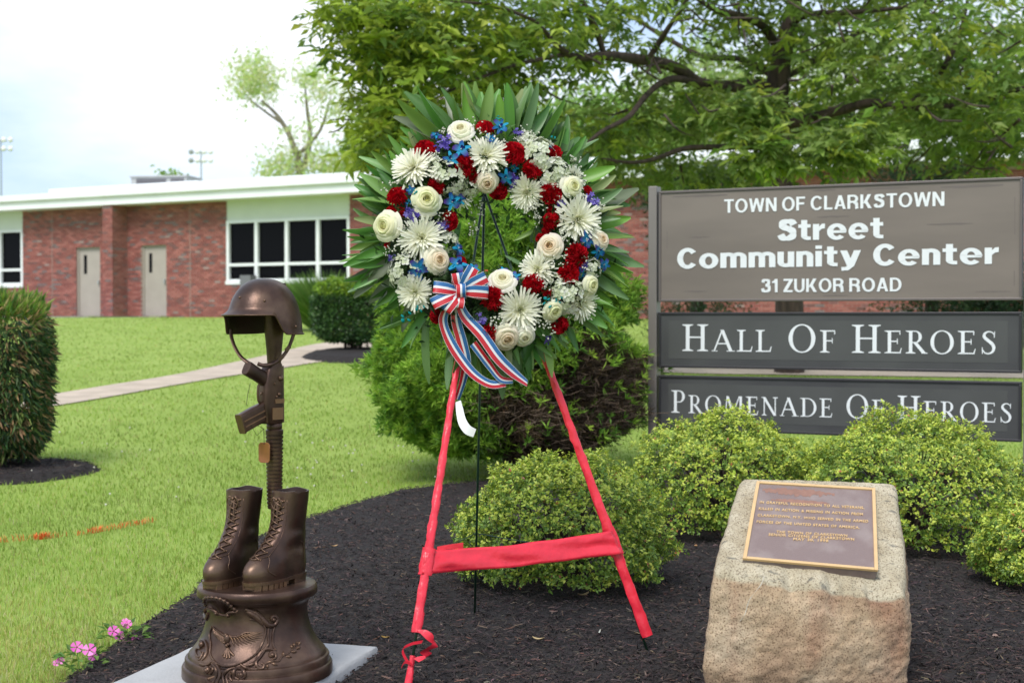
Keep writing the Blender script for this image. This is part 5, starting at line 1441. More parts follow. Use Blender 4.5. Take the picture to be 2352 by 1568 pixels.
# handguard with ribs
hg = MB(); za, zb_ = lz(972), lz(1168); prof = [(.012, za + .001), (.0235, za), (.0255, za - .004), (.0255, za - .014), (.024, za - .018), (.029, za - .022)]
nr = 19
for k in range(nr):
    t = k/nr; r = .0288 - .0038*t; z = za - .028 - (za - zb_ - .040)*t; dzz = (za - zb_ - .040)/nr
    prof += [(r, z), (r - .0004, z - dzz*.62), (r - .0032, z - dzz*.70), (r - .0032, z - dzz*.92)]
prof += [(.0232, zb_ + .012), (.0225, zb_ + .002), (.018, zb_), (.008, zb_)]
hg.lathe(prof, 28); hg.build('handguard', BRONZE, rif, auto=35)
br = MB(); br.tube([(0, 0, zb_ + .004), (0, 0, lz(1240)), (0, 0, lz(1242)), (0, 0, BZ)], [.0095, .0085, .011, .0105], 14)
br.tube([(0, 0, lz(1186)), (0, 0, lz(1200))], .0135, 12); M = Matrix((gdir, side, UP)).transposed()
br.box((-.05, -.006, lz(1200)), (-.006, .006, lz(1184)), M); br.box((-.054, -.004, lz(1210)), (-.044, .004, lz(1176)), M)
br.tube([gdir*.012 + UP*(zb_ + .002), gdir*.012 + UP*lz(1195)], .004, 8)
br.build('barrel', BRONZE, rif, auto=40)
# dog tag
dt = L(607, 1039, RY - .045) ; dm = MB(); n = 24; w_, h_, r_ = .0205, .033, .012; rows = []
def rr_out(z0, sh):
    o = []
    for k in range(n):
        a = 2*PI*k/n; sx = math.copysign(1, math.cos(a)); sz = math.copysign(1, math.sin(a))
        o.append(Vector((sx*(w_ - r_) + (r_ - sh)*math.cos(a), z0, sz*(h_ - r_) + (r_ - sh)*math.sin(a))))
    return o
R_ = Matrix.Rotation(-.35, 3, 'Z')
rows = [[R_ @ q + dt for q in rr_out(y, s)] for y, s in ((.001, .0), (-.0012, 0), (-.0016, .0015), (-.0010, .003))]
dm.grid(rows, closed=True); dm.F.append(tuple(len(dm.V) - n + k for k in range(n)))
dogt = dm.build('dog_tag', COPPER, stat, auto=40)
ch = MB(); a = dt + Vector((0, -.002, h_ - .004)); b = L(606, 985, RY - .035)
for k in range(12): ch.ball(a.lerp(b, k/11), .0018, 6, 4)
b2 = L(580, 962, RY - .07); b3 = L(577, 900, RY - .06)
for k in range(40):
    ch.ball(b.lerp(L(590, 975, RY - .05), k/39), .0009, 5, 3)
ch.build('chain', DARKB, dogt); ch = MB(); ch.tube([L(575, 880, RY - .09), L(569, 905, RY - .1), L(566, 930, RY - .1)], .0008, 4); ch.build('cord', DARKB, dogt); ch = MB(); ch.tube([L(576, 975, RY - .1), L(590, 1000, RY - .06), b], .0008, 4)
ch.build('cord', DARKB, dogt)

# helmet ---------------------------------------------------------------
HC = L(607, 745, RY - .035); HANG = math.radians(200)         # forward direction, mostly to the camera and a little left
hel = empty('helmet', HC, 0, stat)
fw = Vector((-.40, -.917, 0)); sd = Vector((fw.y, -fw.x, 0))   # sd points to camera-left side
def hel_pt(ph, t, inset=0.0):
    """ph azimuth from the front, t 0 crown .. 1 rim"""
    a = abs(math.atan2(math.sin(ph), math.cos(ph)))
    s = lambda x0, x1: (lambda q: q*q*(3 - 2*q))(min(1, max(0, (a - math.radians(x0))/math.radians(x1 - x0))))
    rim = .030 - .060*s(50, 72) + .004*s(112, 160)
    H_, A_, B_ = .148 - inset, .112 - inset, .130 - inset           # height, half width, half length
    full = .5*PI*H_ ; below = max(0, -rim); arc_r = math.acos(max(0, min(1, rim/H_))) if rim > 0 else PI/2
    tot = arc_r*.13 + below; d = t*tot
    if d <= arc_r*.13: th = d/.13; z = H_*math.cos(th); rr = math.sin(th)**.84
    else: z = -(d - arc_r*.13); rr = 1.0 - .25*(-z)
    ear = s(52, 80)*(1 - s(118, 150)); low = min(1, max(0, (.045 - z)/.06))
    rr *= 1 + .045*ear*low
    fr = 1 - s(40, 62)
    fl = max(0, (t - .89)/.11)**1.5*.020*fr + max(0, (t - .94)/.06)**1.5*.004*(1 - fr)
    r_a = A_*rr + fl; r_b = B_*rr + fl
    return fw*(r_b*math.cos(ph)) + sd*(r_a*math.sin(ph)) + UP*z
n, nt_ = 96, 30; rows = []
for j in range(nt_ + 1): rows.append([hel_pt(2*PI*k/n, max(.001, j/nt_)) for k in range(n)])
hm = MB(); hm.grid(rows, closed=True)
rim_in = [p - Vector((p.x, p.y, 0)).normalized()*.004 - UP*.001 for p in rows[-1]]; hm.grid([rows[-1], rim_in], closed=True)
hm.build('shell', BRONZE, hel, auto=60)
hi_ = MB(); rows2 = [rim_in] + [[hel_pt(2*PI*k/n, max(.001, j/nt_)*.985, .006) for k in range(n)] for j in range(nt_ - 2, -1, -2)]
hi_.grid(rows2, closed=True); hi_.build('lining', DARKB, hel, smooth=True)  # inner face of the bronze shell, coloured dark for the shade in it
ed = MB(); rp2 = rows[-1]; ed.tube([*rp2, rp2[0]], .0026, 6, False); ed.build('rim_edge', BRONZE, hel, smooth=True)
for ph, t in ((math.radians(12), .70), (math.radians(-38), .76), (math.radians(62), .62), (math.radians(-92), .90)):
    p = hel_pt(ph, t); MB().ball(p, .0045, 10, 6).build('rivet', BRONZE, hel, smooth=True)
sp_ = MB()
A1 = L(532, 772, RY - .03) - HC; 
sp_.tube(catmull([L(530, 755, RY - .03) - HC, L(532, 775, RY - .035) - HC, L(541, 800, RY - .05) - HC, L(556, 822, RY - .07) - HC, L(575, 836, RY - .085) - HC], 5), .0065, 8, True, .35, Vector((.6, -.8, 0)))
sp_.tube(catmull([L(676, 762, RY - .03) - HC, L(671, 778, RY - .03) - HC, L(663, 798, RY - .035) - HC, L(652, 815, RY - .04) - HC, L(638, 828, RY - .045) - HC, L(624, 836, RY - .045) - HC, L(604, 839, RY - .045) - HC, L(592, 835, RY - .04) - HC], 5), .0065, 8, True, .4, Vector((-.3, -.9, .2)))
sp_.build('chin_strap', BRONZE, hel, smooth=True)
bk = MB()
for (u, v) in ((661, 800), (646, 822)):
    c = L(u, v, RY - .045) - HC; M = Matrix.Translation(c) @ Matrix.Rotation(.75, 4, 'Y'); bk.box((-.006, -.005, -.010), (.006, .005, .010), M)
bk.build('buckle', BRONZE, hel, bevel=.0015)

# ================================================================== BOULDER
def c5(cx, cy): return 1561.9 + cx*.3263, 1056.6 + cy*.3263
def boulder():
    FTL, FTR = P(*c5(225, 770), 4.36), P(*c5(1612, 945), 4.40); BTL, BTR = P(*c5(428, 108), 4.86), P(*c5(1528, 140), 4.86)
    FBL = P(*c5(185, 1400), 4.38); FBR = P(*c5(1530, 1500), 4.42); FBL.z = FBR.z = -.16
    FBL.x += .01
    BBL = Vector((BTL.x - .06, 5.06, -.16)); BBR = Vector((BTR.x + .06, 5.06, -.16))
    base = Vector((.5*(FBL.x + FBR.x), 4.65, .03))
    root = empty('memorial_boulder', base); tag(root, 'tan granite boulder with a sloping top carrying a bronze plaque', 'boulder')
    N = 72; V = {}; F = []; verts = []; tops = []
    def corner(a, b, c):
        p = (1-a)*(1-c)*(1-b)*FBL + a*(1-c)*(1-b)*FBR + (1-a)*(1-c)*b*BBL + a*(1-c)*b*BBR
        p = p + (1-a)*c*(1-b)*FTL + a*c*(1-b)*FTR + (1-a)*c*b*BTL + a*c*b*BTR
        return p
    def vert(i, j, k):
        key = (i, j, k)
        if key in V: return V[key]
        s = [2*q/N - 1 for q in key]; m = max(abs(q) for q in s); pn = sum(abs(q)**30 for q in s)**(1/30)
        f = m/pn; s2 = [q*f for q in s]; a, b, c = [(q + 1)/2 for q in s2]
        p = corner(a, b, c)
        # bulging, weathered front and sides; flat split top
        front = max(0, 1 - b*6); topw = max(0, (c - .86)/.14)
        p.y -= .045*front*math.sin(PI*min(1, max(0, a)))*math.sin(PI*(.15 + .75*(1 - c)))
        p.x += .02*math.sin(PI*c)*(2*a - 1)
        if c < .45: # undercut at the foot
            p.y += front*.16*(.45 - c)**1.3; p.x += (1 - a)*(.3*max(0, .42 - c))*.35 - a*(.42 - c)*.05
        d = Vector((s2[0], s2[1]*1.0, s2[2])).normalized(); nz = Vector((p.x*5, p.y*5, p.z*5))
        amp = .0105*(1 - topw) + .003*topw
        o = mnoise.noise(nz)*amp*1.3 + mnoise.noise(nz*2.7)*amp*.8 + mnoise.noise(nz*8)*amp*.32 + mnoise.noise(nz*18)*.0034*(1 - .6*topw) + (abs(mnoise.noise(nz*5.5)) - .25)*amp*.9 + mnoise.noise(nz*42)*.0016*(1 - .5*topw)
        lip = math.exp(-((c - 1)/.10)**2)*math.exp(-(b/.10)**2)
        p = p + d*(o + lip*(.034*mnoise.noise(Vector((p.x*11, 3, 1))) + .016*mnoise.noise(Vector((p.x*31, 7, 1))) - .012))
        V[key] = len(verts); verts.append(p - base)
        e = (c - .965)/.016 + .75*mnoise.noise(Vector((p.x*13, p.y*9, p.z*13))) + .5*mnoise.noise(Vector((p.x*32, p.y*20, p.z*32)))
        tops.append(min(1, max(0, .5 + e)) if True else 0)
        return V[key]
    for i in range(N):
        for j in range(N):
            for q in (0, N):
                for f in ([(i, j, q), (i+1, j, q), (i+1, j+1, q), (i, j+1, q)], [(i, q, j), (i+1, q, j), (i+1, q, j+1), (i, q, j+1)], [(q, i, j), (q, i+1, j), (q, i+1, j+1), (q, i, j+1)]):
                    F.append(tuple(vert(*v) for v in f))
    C_ = np.repeat(np.array(tops)[:, None], 3, 1)
    m = bpy.data.materials.new('granite'); m.use_nodes = True; t = m.node_tree; nd, lk = t.nodes, t.links; bs = nd['Principled BSDF']
    tc = nd.new('ShaderNodeTexCoord')
    def noise(sc, det=5, stretch=None, rot=None):
        n_ = nd.new('ShaderNodeTexNoise'); n_.inputs['Scale'].default_value = sc; n_.inputs['Detail'].default_value = det
        if stretch:
            mp = nd.new('ShaderNodeMapping'); mp.inputs['Scale'].default_value = stretch
            if rot: mp.inputs['Rotation'].default_value = rot
            lk.new(tc.outputs['Object'], mp.inputs['Vector']); lk.new(mp.outputs['Vector'], n_.inputs['Vector'])
        else: lk.new(tc.outputs['Object'], n_.inputs['Vector'])
        return n_.outputs['Fac']
    def ramp(fac, stops):
        r = nd.new('ShaderNodeValToRGB'); e = r.color_ramp.elements
        e[0].position, e[0].color = stops[0][0], (*stops[0][1], 1); e[1].position, e[1].color = stops[-1][0], (*stops[-1][1], 1)
        for p_, c_ in stops[1:-1]: x_ = e.new(p_); x_.color = (*c_, 1)
        lk.new(fac, r.inputs['Fac']); return r.outputs['Color']
    def mixc(f, a, b, mode='MIX'):
        x_ = nd.new('ShaderNodeMixRGB'); x_.blend_type = mode
        if isinstance(f, float): x_.inputs['Fac'].default_value = f
        else: lk.new(f, x_.inputs['Fac'])
        lk.new(a, x_.inputs['Color1']); lk.new(b, x_.inputs['Color2']); return x_.outputs['Color']
    k = .70
    tan = ramp(noise(5.5), [(.3, S(172, 142, 114, k)), (.5, S(196, 168, 136, k)), (.72, S(216, 194, 164, k))])
    stain = ramp(noise(3.2, 4, (1.6, 1.6, .35)), [(.5, (1, 1, 1)), (.70, S(212, 178, 172))])
    tan = mixc(1.0, tan, stain, 'MULTIPLY')
    grey = ramp(noise(14), [(.35, S(186, 172, 144, k)), (.65, S(210, 198, 172, k))])
    vein = ramp(noise(26, 6, (1, 2.6, .4), (0, 0, .6)), [(.60, (1, 1, 1)), (.70, S(150, 156, 166))])
    grey = mixc(.8, grey, vein, 'MULTIPLY')
    at = nd.new('ShaderNodeAttribute'); at.attribute_name = 'col'
    body = mixc(at.outputs['Fac'], tan, grey)
    speck = ramp(noise(210, 4), [(.36, S(140, 124, 108)), (.48, (1, 1, 1))]); speck2 = ramp(noise(75, 4), [(.58, (1, 1, 1)), (.72, (1.25, 1.22, 1.18))])
    body = mixc(.85, mixc(.8, body, speck, 'MULTIPLY'), speck2, 'MULTIPLY')
    # height range over the foot, not linked to the colour
    sx = nd.new('ShaderNodeSeparateXYZ'); lk.new(tc.outputs['Object'], sx.inputs['Vector'])
    mr = nd.new('ShaderNodeMapRange'); mr.inputs['From Min'].default_value = .0; mr.inputs['From Max'].default_value = .09; lk.new(sx.outputs['Z'], mr.inputs['Value'])
    bs.inputs['Roughness'].default_value = .85; lk.new(body, bs.inputs['Base Color'])
    bp = nd.new('ShaderNodeBump'); bp.inputs['Strength'].default_value = .55; bp.inputs['Distance'].default_value = .006; lk.new(noise(85, 6), bp.inputs['Height']); lk.new(bp.outputs['Normal'], bs.inputs['Normal'])
    me = np_mesh('stone', np.array([tuple(v) for v in verts]), np.array(F), m, C_, True)
    bm = bmesh.new(); bm.from_mesh(me); bmesh.ops.recalc_face_normals(bm, faces=bm.faces); bm.to_mesh(me); bm.free()
    link('stone', me, root)
    # pale quartz streak on the front
    from mathutils.bvhtree import BVHTree
    bvh = BVHTree.FromPolygons([tuple(v) for v in verts], F); eye = Vector((0, 0, EYE)) - base; qv = []
    for t_ in np.linspace(0, 1, 26):
        hit = bvh.ray_cast(eye, ray(*c5(590 - 170*t_ + 10*math.sin(t_*9), 815 + 315*t_)))
        if hit[0] is not None: qv.append((hit[0], hit[1] if hit[1].y < 0 else -hit[1]))
    if len(qv) > 4:
        vm = MB(); rows = []
        for i_, (p_, n_) in enumerate(qv):
            w_ = .0032*(.5 + abs(mnoise.noise(Vector((i_*.7, 2, 5))))*1.6); rows.append([p_ + Vector((s_*w_, 0, s_*w_*.5)) + n_*(.0012 if s_ == 0 else -.0006) for s_ in (-1, 0, 1)])
        vm.grid(rows).build('quartz_vein', mat('quartz', S(206, 198, 182, .75), rough=.7, var=.15, scale=90), root, smooth=True)
    # plaque --------------------------------------------------------
    top0 = (FTL + FTR)*.5; ex = ((FTR + BTR) - (FTL + BTL)).normalized(); back = ((BTL + BTR) - (FTL + FTR)).normalized(); n = ex.cross(back).normalized()
    if n.z < 0: n = -n
    cen = (FTL + FTR + BTL + BTR)*.25 + n*.018
    def Q(cx, cy):
        h = plane_hit(*c5(cx, cy), cen, n); return h - base
    TL, TR, BR, BL = Q(540, 160), Q(1368, 208), Q(1388, 783), Q(443, 700)
    def bil(s, t, z=0): return TL*(1-s)*(1-t) + TR*s*(1-t) + BR*s*t + BL*(1-s)*t + n*z
    def slab_q(m, s0, s1, t0, t1, z0, z1):
        V_ = [bil(s, t, z) for z in (z0, z1) for s, t in ((s0, t1), (s1, t1), (s1, t0), (s0, t0))]
        m.add(V_, [(0, 3, 2, 1), (4, 5, 6, 7), (0, 1, 5, 4), (1, 2, 6, 5), (2, 3, 7, 6), (3, 0, 4, 7)])
    PB = mat('plaque_ground', S(148, 127, 123, .64), rough=.55, metal=0.0, scale=9, col2=S(172, 155, 150, .64), bump=.3, bscale=220, lo=.45, hi=.7)
    PE = mat('plaque_raised', S(226, 188, 136, .8), rough=.45, metal=.1, var=.05, scale=20)
    pq = MB(); slab_q(pq, 0, 1, 0, 1, -.03, .004); plo = pq.build('plaque', PB, root)
    fr = MB(); e = .024
    slab_q(fr, -.004, e, -.004, 1.004, .0, .009); slab_q(fr, 1 - e, 1.004, -.004, 1.004, .0, .009); slab_q(fr, e, 1 - e, -.004, e*.95, .0, .009); slab_q(fr, e, 1 - e, 1 - e*.95, 1.004, .0, .009)
    fr.build('plaque_frame', PE, plo, bevel=.0015)
    # weathered patch near the top of the plaque
    wp = MB(); rr = random.Random(4)
    for (s0, s1, t0, t1) in ((.06, .66, .05, .17), (.14, .62, .20, .27)):
        nn = 44; up_ = [bil(s0 + (s1-s0)*k/nn, t0 + (t1-t0)*(.22*rr.random() + .30*abs(2*k/nn - 1)**3), .0046) for k in range(nn + 1)]
        lo_ = [bil(s0 + (s1-s0)*k/nn, t1 - (t1-t0)*(.35*rr.random() + .3*abs(2*k/nn - 1)**2), .0046) for k in range(nn + 1)]
        wp.grid([up_, lo_])
    wp.build('worn_patch', mat('worn_bronze', S(174, 130, 112, .65), rough=.55, metal=.2, var=.1, scale=40), plo)
    def inv(cx, cy):
        h = Q(cx, cy); s, t = .5, .5
        for _ in range(30):
            r = h - bil(s, t); ds = bil(s + .01, t) - bil(s, t); dt_ = bil(s, t + .01) - bil(s, t)
            s += r.dot(ds)/ds.dot(ds)*.01*.9; t += r.dot(dt_)/dt_.dot(dt_)*.01*.9
        return s, t
    # crop of the plaque: x0 1820, y0 1180, scale 5.345
    def c4(cx, cy):
        sx_, sy_ = 1820 + cx/5.345, 1180 + cy/5.345; return (sx_ - 1700)*2.816, (sy_ - 1150)*2.816
    for body, (x0, y0), (x1, y1), cap in (('IN GRATEFUL RECOGNITION TO ALL VETERANS,', (418, 428), (1815, 506), 30), ('KILLED IN ACTION & MISSING IN ACTION FROM', (405, 514), (1798, 592), 30), ('CLARKSTOWN, N.Y. WHO SERVED IN THE ARMED', (390, 602), (1868, 686), 30),
                                 ('FORCES OF THE UNITED STATES OF AMERICA.', (376, 688), (1752, 770), 30), ('THE TOWN OF CLARKSTOWN', (640, 824), (1588, 878), 30), ('SENIOR CITIZENS OF CLARKSTOWN', (538, 860), (1680, 926), 30), ('MAY 30, 1998', (866, 922), (1335, 946), 30)):
        me = text_mesh(body, .018, extrude=.02, space=1.12, word=1.35); a = co_of(me); cu = text_mesh('H', .018); cph = co_of(cu)[:, 1].max(); bpy.data.meshes.remove(cu)
        sa, ta = inv(*c4(x0, y0)); sb, tb = inv(*c4(x1, y1)); tc_ = inv(*c4(x0, y0 - cap))[1]; dcap = ta - tc_
        x_ = (a[:, 0] - a[:, 0].min())/(a[:, 0].max() - a[:, 0].min()); zz = (a[:, 2] - a[:, 2].min())/(np.ptp(a[:, 2]) + 1e-9)
        s_ = sa + (sb - sa)*x_; t_ = ta + (tb - ta)*x_ - a[:, 1]/cph*dcap; z_ = .003 + .0035*zz
        new = np.array([tuple(bil(float(s), float(t), float(z))) for s, t, z in zip(s_, t_, z_)], dtype=np.float32)
        me.vertices.foreach_set('co', new.ravel()); me.update(); me.materials.clear(); me.materials.append(PE); tag(link('raised_lettering', me, plo), kind='stuff')
boulder()
# ================================================================== EASEL
RIB = mat('red_ribbon', S(236, 50, 70, .84), rough=.30, var=.08, scale=16, spec=.5, bump=.45, bscale=22)
WIRE = mat('green_wire', S(30, 66, 48, .7), rough=.45)
EZ = Vector((0, 4.9, .02))
eas = empty('wreath_easel', EZ); tag(eas, 'wire easel with red ribbon wrapped legs and crossband holding the wreath', 'easel')
APX = P(1112, 440, 4.99)
FL = P(926, 1640, 4.42); FR_ = P(1522, 1552, 4.86); RR_ = P(1089, 1432, 5.47); FL.z = -.06
def on_line(a, b, v):           # point of a leg at a picture height
    lo, hi = 0.0, 1.0
    for _ in range(40):
        m = .5*(lo + hi); p = a.lerp(b, m); d = p - Vector((0, 0, EYE)); vv = 784 - FD*((d.y*_sp + d.z*_cp)/(d.y*_cp - d.z*_sp))
        if vv < v: lo = m
        else: hi = m
    return a.lerp(b, lo)
LL = (APX, FL); RL = (APX, FR_)
for a, b in ((APX, FL), (APX, FR_ - Vector((0, 0, .06))), (APX + Vector((0, .03, 0)), RR_ - Vector((0, 0, .06)))):
    MB().tube([a - EZ, b - EZ], .0044, 8).build('leg', WIRE, eas, smooth=True)
def wrapped(pts, ws, seed, th=.0066):
    m = MB(); c = pts; n = 14; rows = []
    for i, p in enumerate(c):
        t = (c[min(i+1, len(c)-1)] - c[max(i-1, 0)]).normalized(); s = Vector((t.z, 0, -t.x)).normalized(); o = t.cross(s).normalized()
        r = []
        for k in range(n):
            a = 2*PI*k/n; w = ws[i]*(1 + .14*mnoise.noise(Vector((i*.5, seed, k*.5)))); wr = .0030*mnoise.noise(Vector((i*.55 + k*.3, seed + k*1.1, 2))) + .0026*((i*.155 + k/n) % 1.0)
            r.append(p + s*(math.cos(a)*w) + o*(math.sin(a)*(th + wr*1.4)) + s*wr)
        rows.append(r)
    m.grid(rows, closed=True); return m
def leg_ribbon(line, v0, v1, w0, w1, n, seed):
    vs = np.linspace(v0, v1, n); pts = [on_line(*line, v) - EZ for v in vs]; return wrapped(pts, lerp_list([w0, w1], n), seed)
leg_ribbon(LL, 800, 1452, .0105, .0155, 60, 1).build('leg_ribbon', RIB, eas, auto=35)
leg_ribbon(RL, 790, 1460, .0115, .0190, 60, 5).build('leg_ribbon', RIB, eas, auto=35)
leg_ribbon(LL, 1505, 1640, .010, .012, 12, 9).build('leg_ribbon', RIB, eas, auto=35)
kn = MB()
def strip(m, pts, wid, wdir, c=None, n=6, cols=1):
    cp = catmull(pts, n); w = lerp_list(wid, len(cp)) if hasattr(wid, '__len__') else [wid]*len(cp); rows = []
    for i, p in enumerate(cp):
        d = wdir(i/(len(cp)-1)) if callable(wdir) else Vector(wdir)
        rows.append([p + d*(w[i]*q) for q in np.linspace(-.5, .5, cols + 1)])
    m.grid(rows, c); return rows
E = lambda u, v, Y: P(u, v, Y) - EZ
strip(kn, [E(968, 1445, 4.46), E(985, 1460, 4.44), E(1000, 1480, 4.43), E(975, 1495, 4.44), E(985, 1505, 4.45), E(955, 1515, 4.46)], [.03, .03, .022, .03, .02, .02], lambda t: Vector((.9*math.cos(t*5), -.2, .35*math.sin(t*6))).normalized())
strip(kn, [E(970, 1473, 4.45), E(945, 1478, 4.46), E(925, 1490, 4.47), E(932, 1512, 4.47), E(946, 1528, 4.46)], [.012, .014, .014, .012, .008], (.4, -.3, .85))
strip(kn, [E(945, 1525, 4.46), E(930, 1520, 4.46), E(922, 1532, 4.46)], .008, (.1, -.2, .97))
kn.build('ribbon_knot', RIB, eas, smooth=True)
# crossband
band = MB(); n, mrow = 46, 8
la, lb_ = on_line(*LL, 1262), on_line(*LL, 1316); ra, rb = on_line(*RL, 1216), on_line(*RL, 1268)
la = la + Vector((-.012, -.012, .0)); lb_ = lb_ + Vector((-.012, -.012, 0)); ra = ra + Vector((.012, -.012, 0)); rb = rb + Vector((.018, -.012, 0))
rows = []
for i in range(n + 1):
    t = i/n; r = []
    for j in range(mrow + 1):
        s = j/mrow; p = (la*(1-t) + ra*t)*(1-s) + (lb_*(1-t) + rb*t)*s
        p = p + Vector((0, -1, 0))*(.010*mnoise.noise(Vector((t*3.2, s*2.2 - t*1.8, 4))) + .009*mnoise.noise(Vector((t*9, s*3.5 + t*3, 9)))*(abs(t-.5)*2)**1.5)
        p.z += -.012*math.sin(PI*t)*(1 - .3*s) + .004*mnoise.noise(Vector((t*6, 1, 1)))
        r.append(p - EZ)
    rows.append(r)
band.grid(rows); bo = band.build('crossband', RIB, eas, smooth=True); sm_ = bo.modifiers.new('thick', 'SOLIDIFY'); sm_.thickness = .0012
fl = MB(); strip(fl, [E(1004, 1259, 4.545), E(1030, 1255, 4.54), E(1064, 1252, 4.55)], [.012, .014, .02], (0, 0, 1)); fl.build('ribbon_fold', RIB, eas, smooth=True)
for side_, ln, v in (('l', LL, 1288), ('r', RL, 1242)):
    leg_ribbon(ln, v - 30, v + 32, .0215, .0225, 10, 3 if side_ == 'l' else 7).build('band_wrap', RIB, eas, auto=50)
ch = MB(); j = on_line(APX, RR_, 1224)
ch.tube(catmull([j - EZ, .5*(j + on_line(*LL, 1285)) - EZ + Vector((0, 0, .005)), on_line(*LL, 1288) - EZ + Vector((0, .02, 0))], 5), .0018, 5)
ch.tube(catmull([j - EZ, .5*(j + on_line(*RL, 1260)) - EZ - Vector((0, 0, .012)), on_line(*RL, 1255) - EZ + Vector((0, .02, 0))], 5), .0018, 5)
ch.build('stay_wire', WIRE, eas)

# ================================================================== WREATH
WC = P(1128, 545, 4.86)
yaw, lean = math.radians(9), math.radians(8)
wx = Vector((math.cos(yaw), math.sin(yaw), 0)); wn_ = Vector((math.sin(yaw)*math.cos(lean), -math.cos(yaw)*math.cos(lean), math.sin(lean))); wz = wn_.cross(wx)
if wz.z < 0: wz = -wz
Mw = Matrix((wx, wz, wn_)).transposed().to_4x4()       # local: x right, y up, z towards the viewer
wre = empty('wreath', WC); wre.matrix_basis = Matrix.Translation(WC) @ Mw
tag(wre, 'round wreath of red, white and blue flowers with palm leaves and striped bow', 'wreath')
K1 = .4923*4.86/FD
def wxy(cx, cy): return (cx - 705)*K1, -(cy - 771)*K1
RM, RT = .262, .125
def on_ring(x, y, lift=0.0):
    r = math.hypot(x, y); q = max(-1.15, min(1.15, (r - RM)/RT)); z = .085*math.sqrt(max(.0, 1 - min(1, abs(q))**2)) - max(0, abs(q) - 1)*.05
    a = q*math.radians(48); rad = Vector((x, y, 0)).normalized()
    nrm = (Vector((0, 0, 1))*math.cos(a) + rad*math.sin(a)).normalized()
    return Vector((x, y, z)) + nrm*lift, nrm
# base ring
rb_ = MB()
for k in range(1):
    rows = [[Vector((math.cos(a)*(RM + .085*math.cos(b)), math.sin(a)*(RM + .085*math.cos(b)), .055*math.sin(b)*(1 + .2*mnoise.noise(Vector((a*4, b*2, 0)))))) for b in np.linspace(0, 2*PI, 13)[:-1]] for a in np.linspace(0, 2*PI, 61)]
    rb_.grid(rows, closed=True)
rb_.build('moss_ring', mat('moss', S(48, 66, 40, .6), rough=.95, var=.4, scale=60, bump=1, bscale=90), wre)
# filler greens between the blooms
n = 2600; a = RNG.uniform(0, 2*PI, n); r = RM + RNG.normal(size=n)*.062
pp = np.array([tuple(on_ring(q*math.cos(b), q*math.sin(b), -.012 + .02*random.random())[0]) for q, b in zip(r, a)]); nn = np.array([tuple(on_ring(q*math.cos(b), q*math.sin(b))[1]) for q, b in zip(r, a)])
D = unit(rand_dirs(n) + nn*.55); Lf = RNG.uniform(.02, .045, n)
o = crown_obj('filler_foliage', [leaf_arrays(pp, D, nn + RNG.normal(size=(n, 3))*.4, Lf, Lf*.32, mixcol([S(58, 88, 44), S(78, 112, 54), S(44, 70, 40), S(104, 136, 74)], [3, 3, 3, 1], n)*.55, .2, .15)], wre); tag(o, kind='stuff')

# --- palm leaf blades ------------------------------------------------
def blade_mesh(i, bend, twist, colr, ln=1.0, wd=.13):
    m = MB(); n = 9; rows = []
    for k in range(n + 1):
        t = k/n; w = wd*.5*(min(1, t*5 + .35))*(1 if t < .62 else max(.18, 1 - ((t - .62)/.38)**1.8*.8)); z = -bend*t*t; tw = twist*t
        base_ = Vector((0, t*ln, z))
        sx = Vector((math.cos(tw), 0, math.sin(tw))); nz = Vector((-math.sin(tw), 0, math.cos(tw)))
        rows.append([base_ - sx*w + nz*w*.35, base_ - sx*w*.5 - nz*w*.06, base_, base_ + sx*w*.5 - nz*w*.06 + nz*.004, base_ + sx*w + nz*w*.35])
    m.grid(rows, colr); return m.mesh('leaf_blade', LEAF_GLOSS, True, True)
BCOL = [S(96, 134, 62), S(116, 154, 74), S(80, 114, 58), S(132, 162, 96), S(108, 134, 90)]
bm_ = [blade_mesh(i, random.uniform(.0, .35), random.uniform(-.9, .9), tuple(random.uniform(.75, 1.1)*c for c in BCOL[i % 5]), wd=random.uniform(.13, .22)) for i in range(15)]
rl = random.Random(21)
def blade(x, y, ang, ln, zoff, tilt=0.0, me=None, spin=None):
    M = Matrix.Translation((x, y, zoff)) @ Matrix.Rotation(ang - PI/2, 4, 'Z') @ Matrix.Rotation(tilt, 4, 'X') @ Matrix.Rotation(spin if spin is not None else rl.uniform(-.7, .7), 4, 'Y') @ Matrix.Scale(ln, 4)
    link('leaf', me or rl.choice(bm_), wre, mat4=M)
FANS = [(100, .50, 7), (84, .50, 6), (115, .46, 6), (68, .50, 8), (130, .45, 6), (52, .47, 7), (142, .45, 6), (38, .46, 6), (156, .44, 6), (168, .45, 5), (182, .46, 5), (195, .45, 6), (20, .46, 6), (6, .46, 5), (-8, .47, 6), (-20, .46, 6), (-34, .47, 5), (-48, .43, 5),
        (-62, .42, 6), (-76, .44, 6), (-90, .43, 5), (-104, .43, 5), (212, .42, 4), (228, .45, 4)]
for deg, reach, k in FANS + [(d_ + 7, r_*1.0, max(4, k_ - 1)) for d_, r_, k_ in FANS if not 200 < d_ < 240]:
    for j in range(k):
        if j == 0: skew = rl.uniform(-.30, .30); sprd = rl.uniform(.08, .17); fz = rl.uniform(-.05, .02); ft = rl.uniform(-.2, .35)
        a = math.radians(deg + (j - (k-1)/2)*1.1 + rl.gauss(0, .8)); aa = math.radians(deg) + skew + (j - (k-1)/2)*sprd + rl.gauss(0, .05)
        r0 = .29 + rl.uniform(-.02, .02); ln = (reach - r0)*rl.uniform(1.05, 1.32)
        blade(math.cos(a)*r0, math.sin(a)*r0, aa, ln*rl.uniform(.9, 1.15), -.015 + fz + rl.uniform(-.012, .012), ft + rl.gauss(0, .08), spin=rl.uniform(-1.0, 1.0))
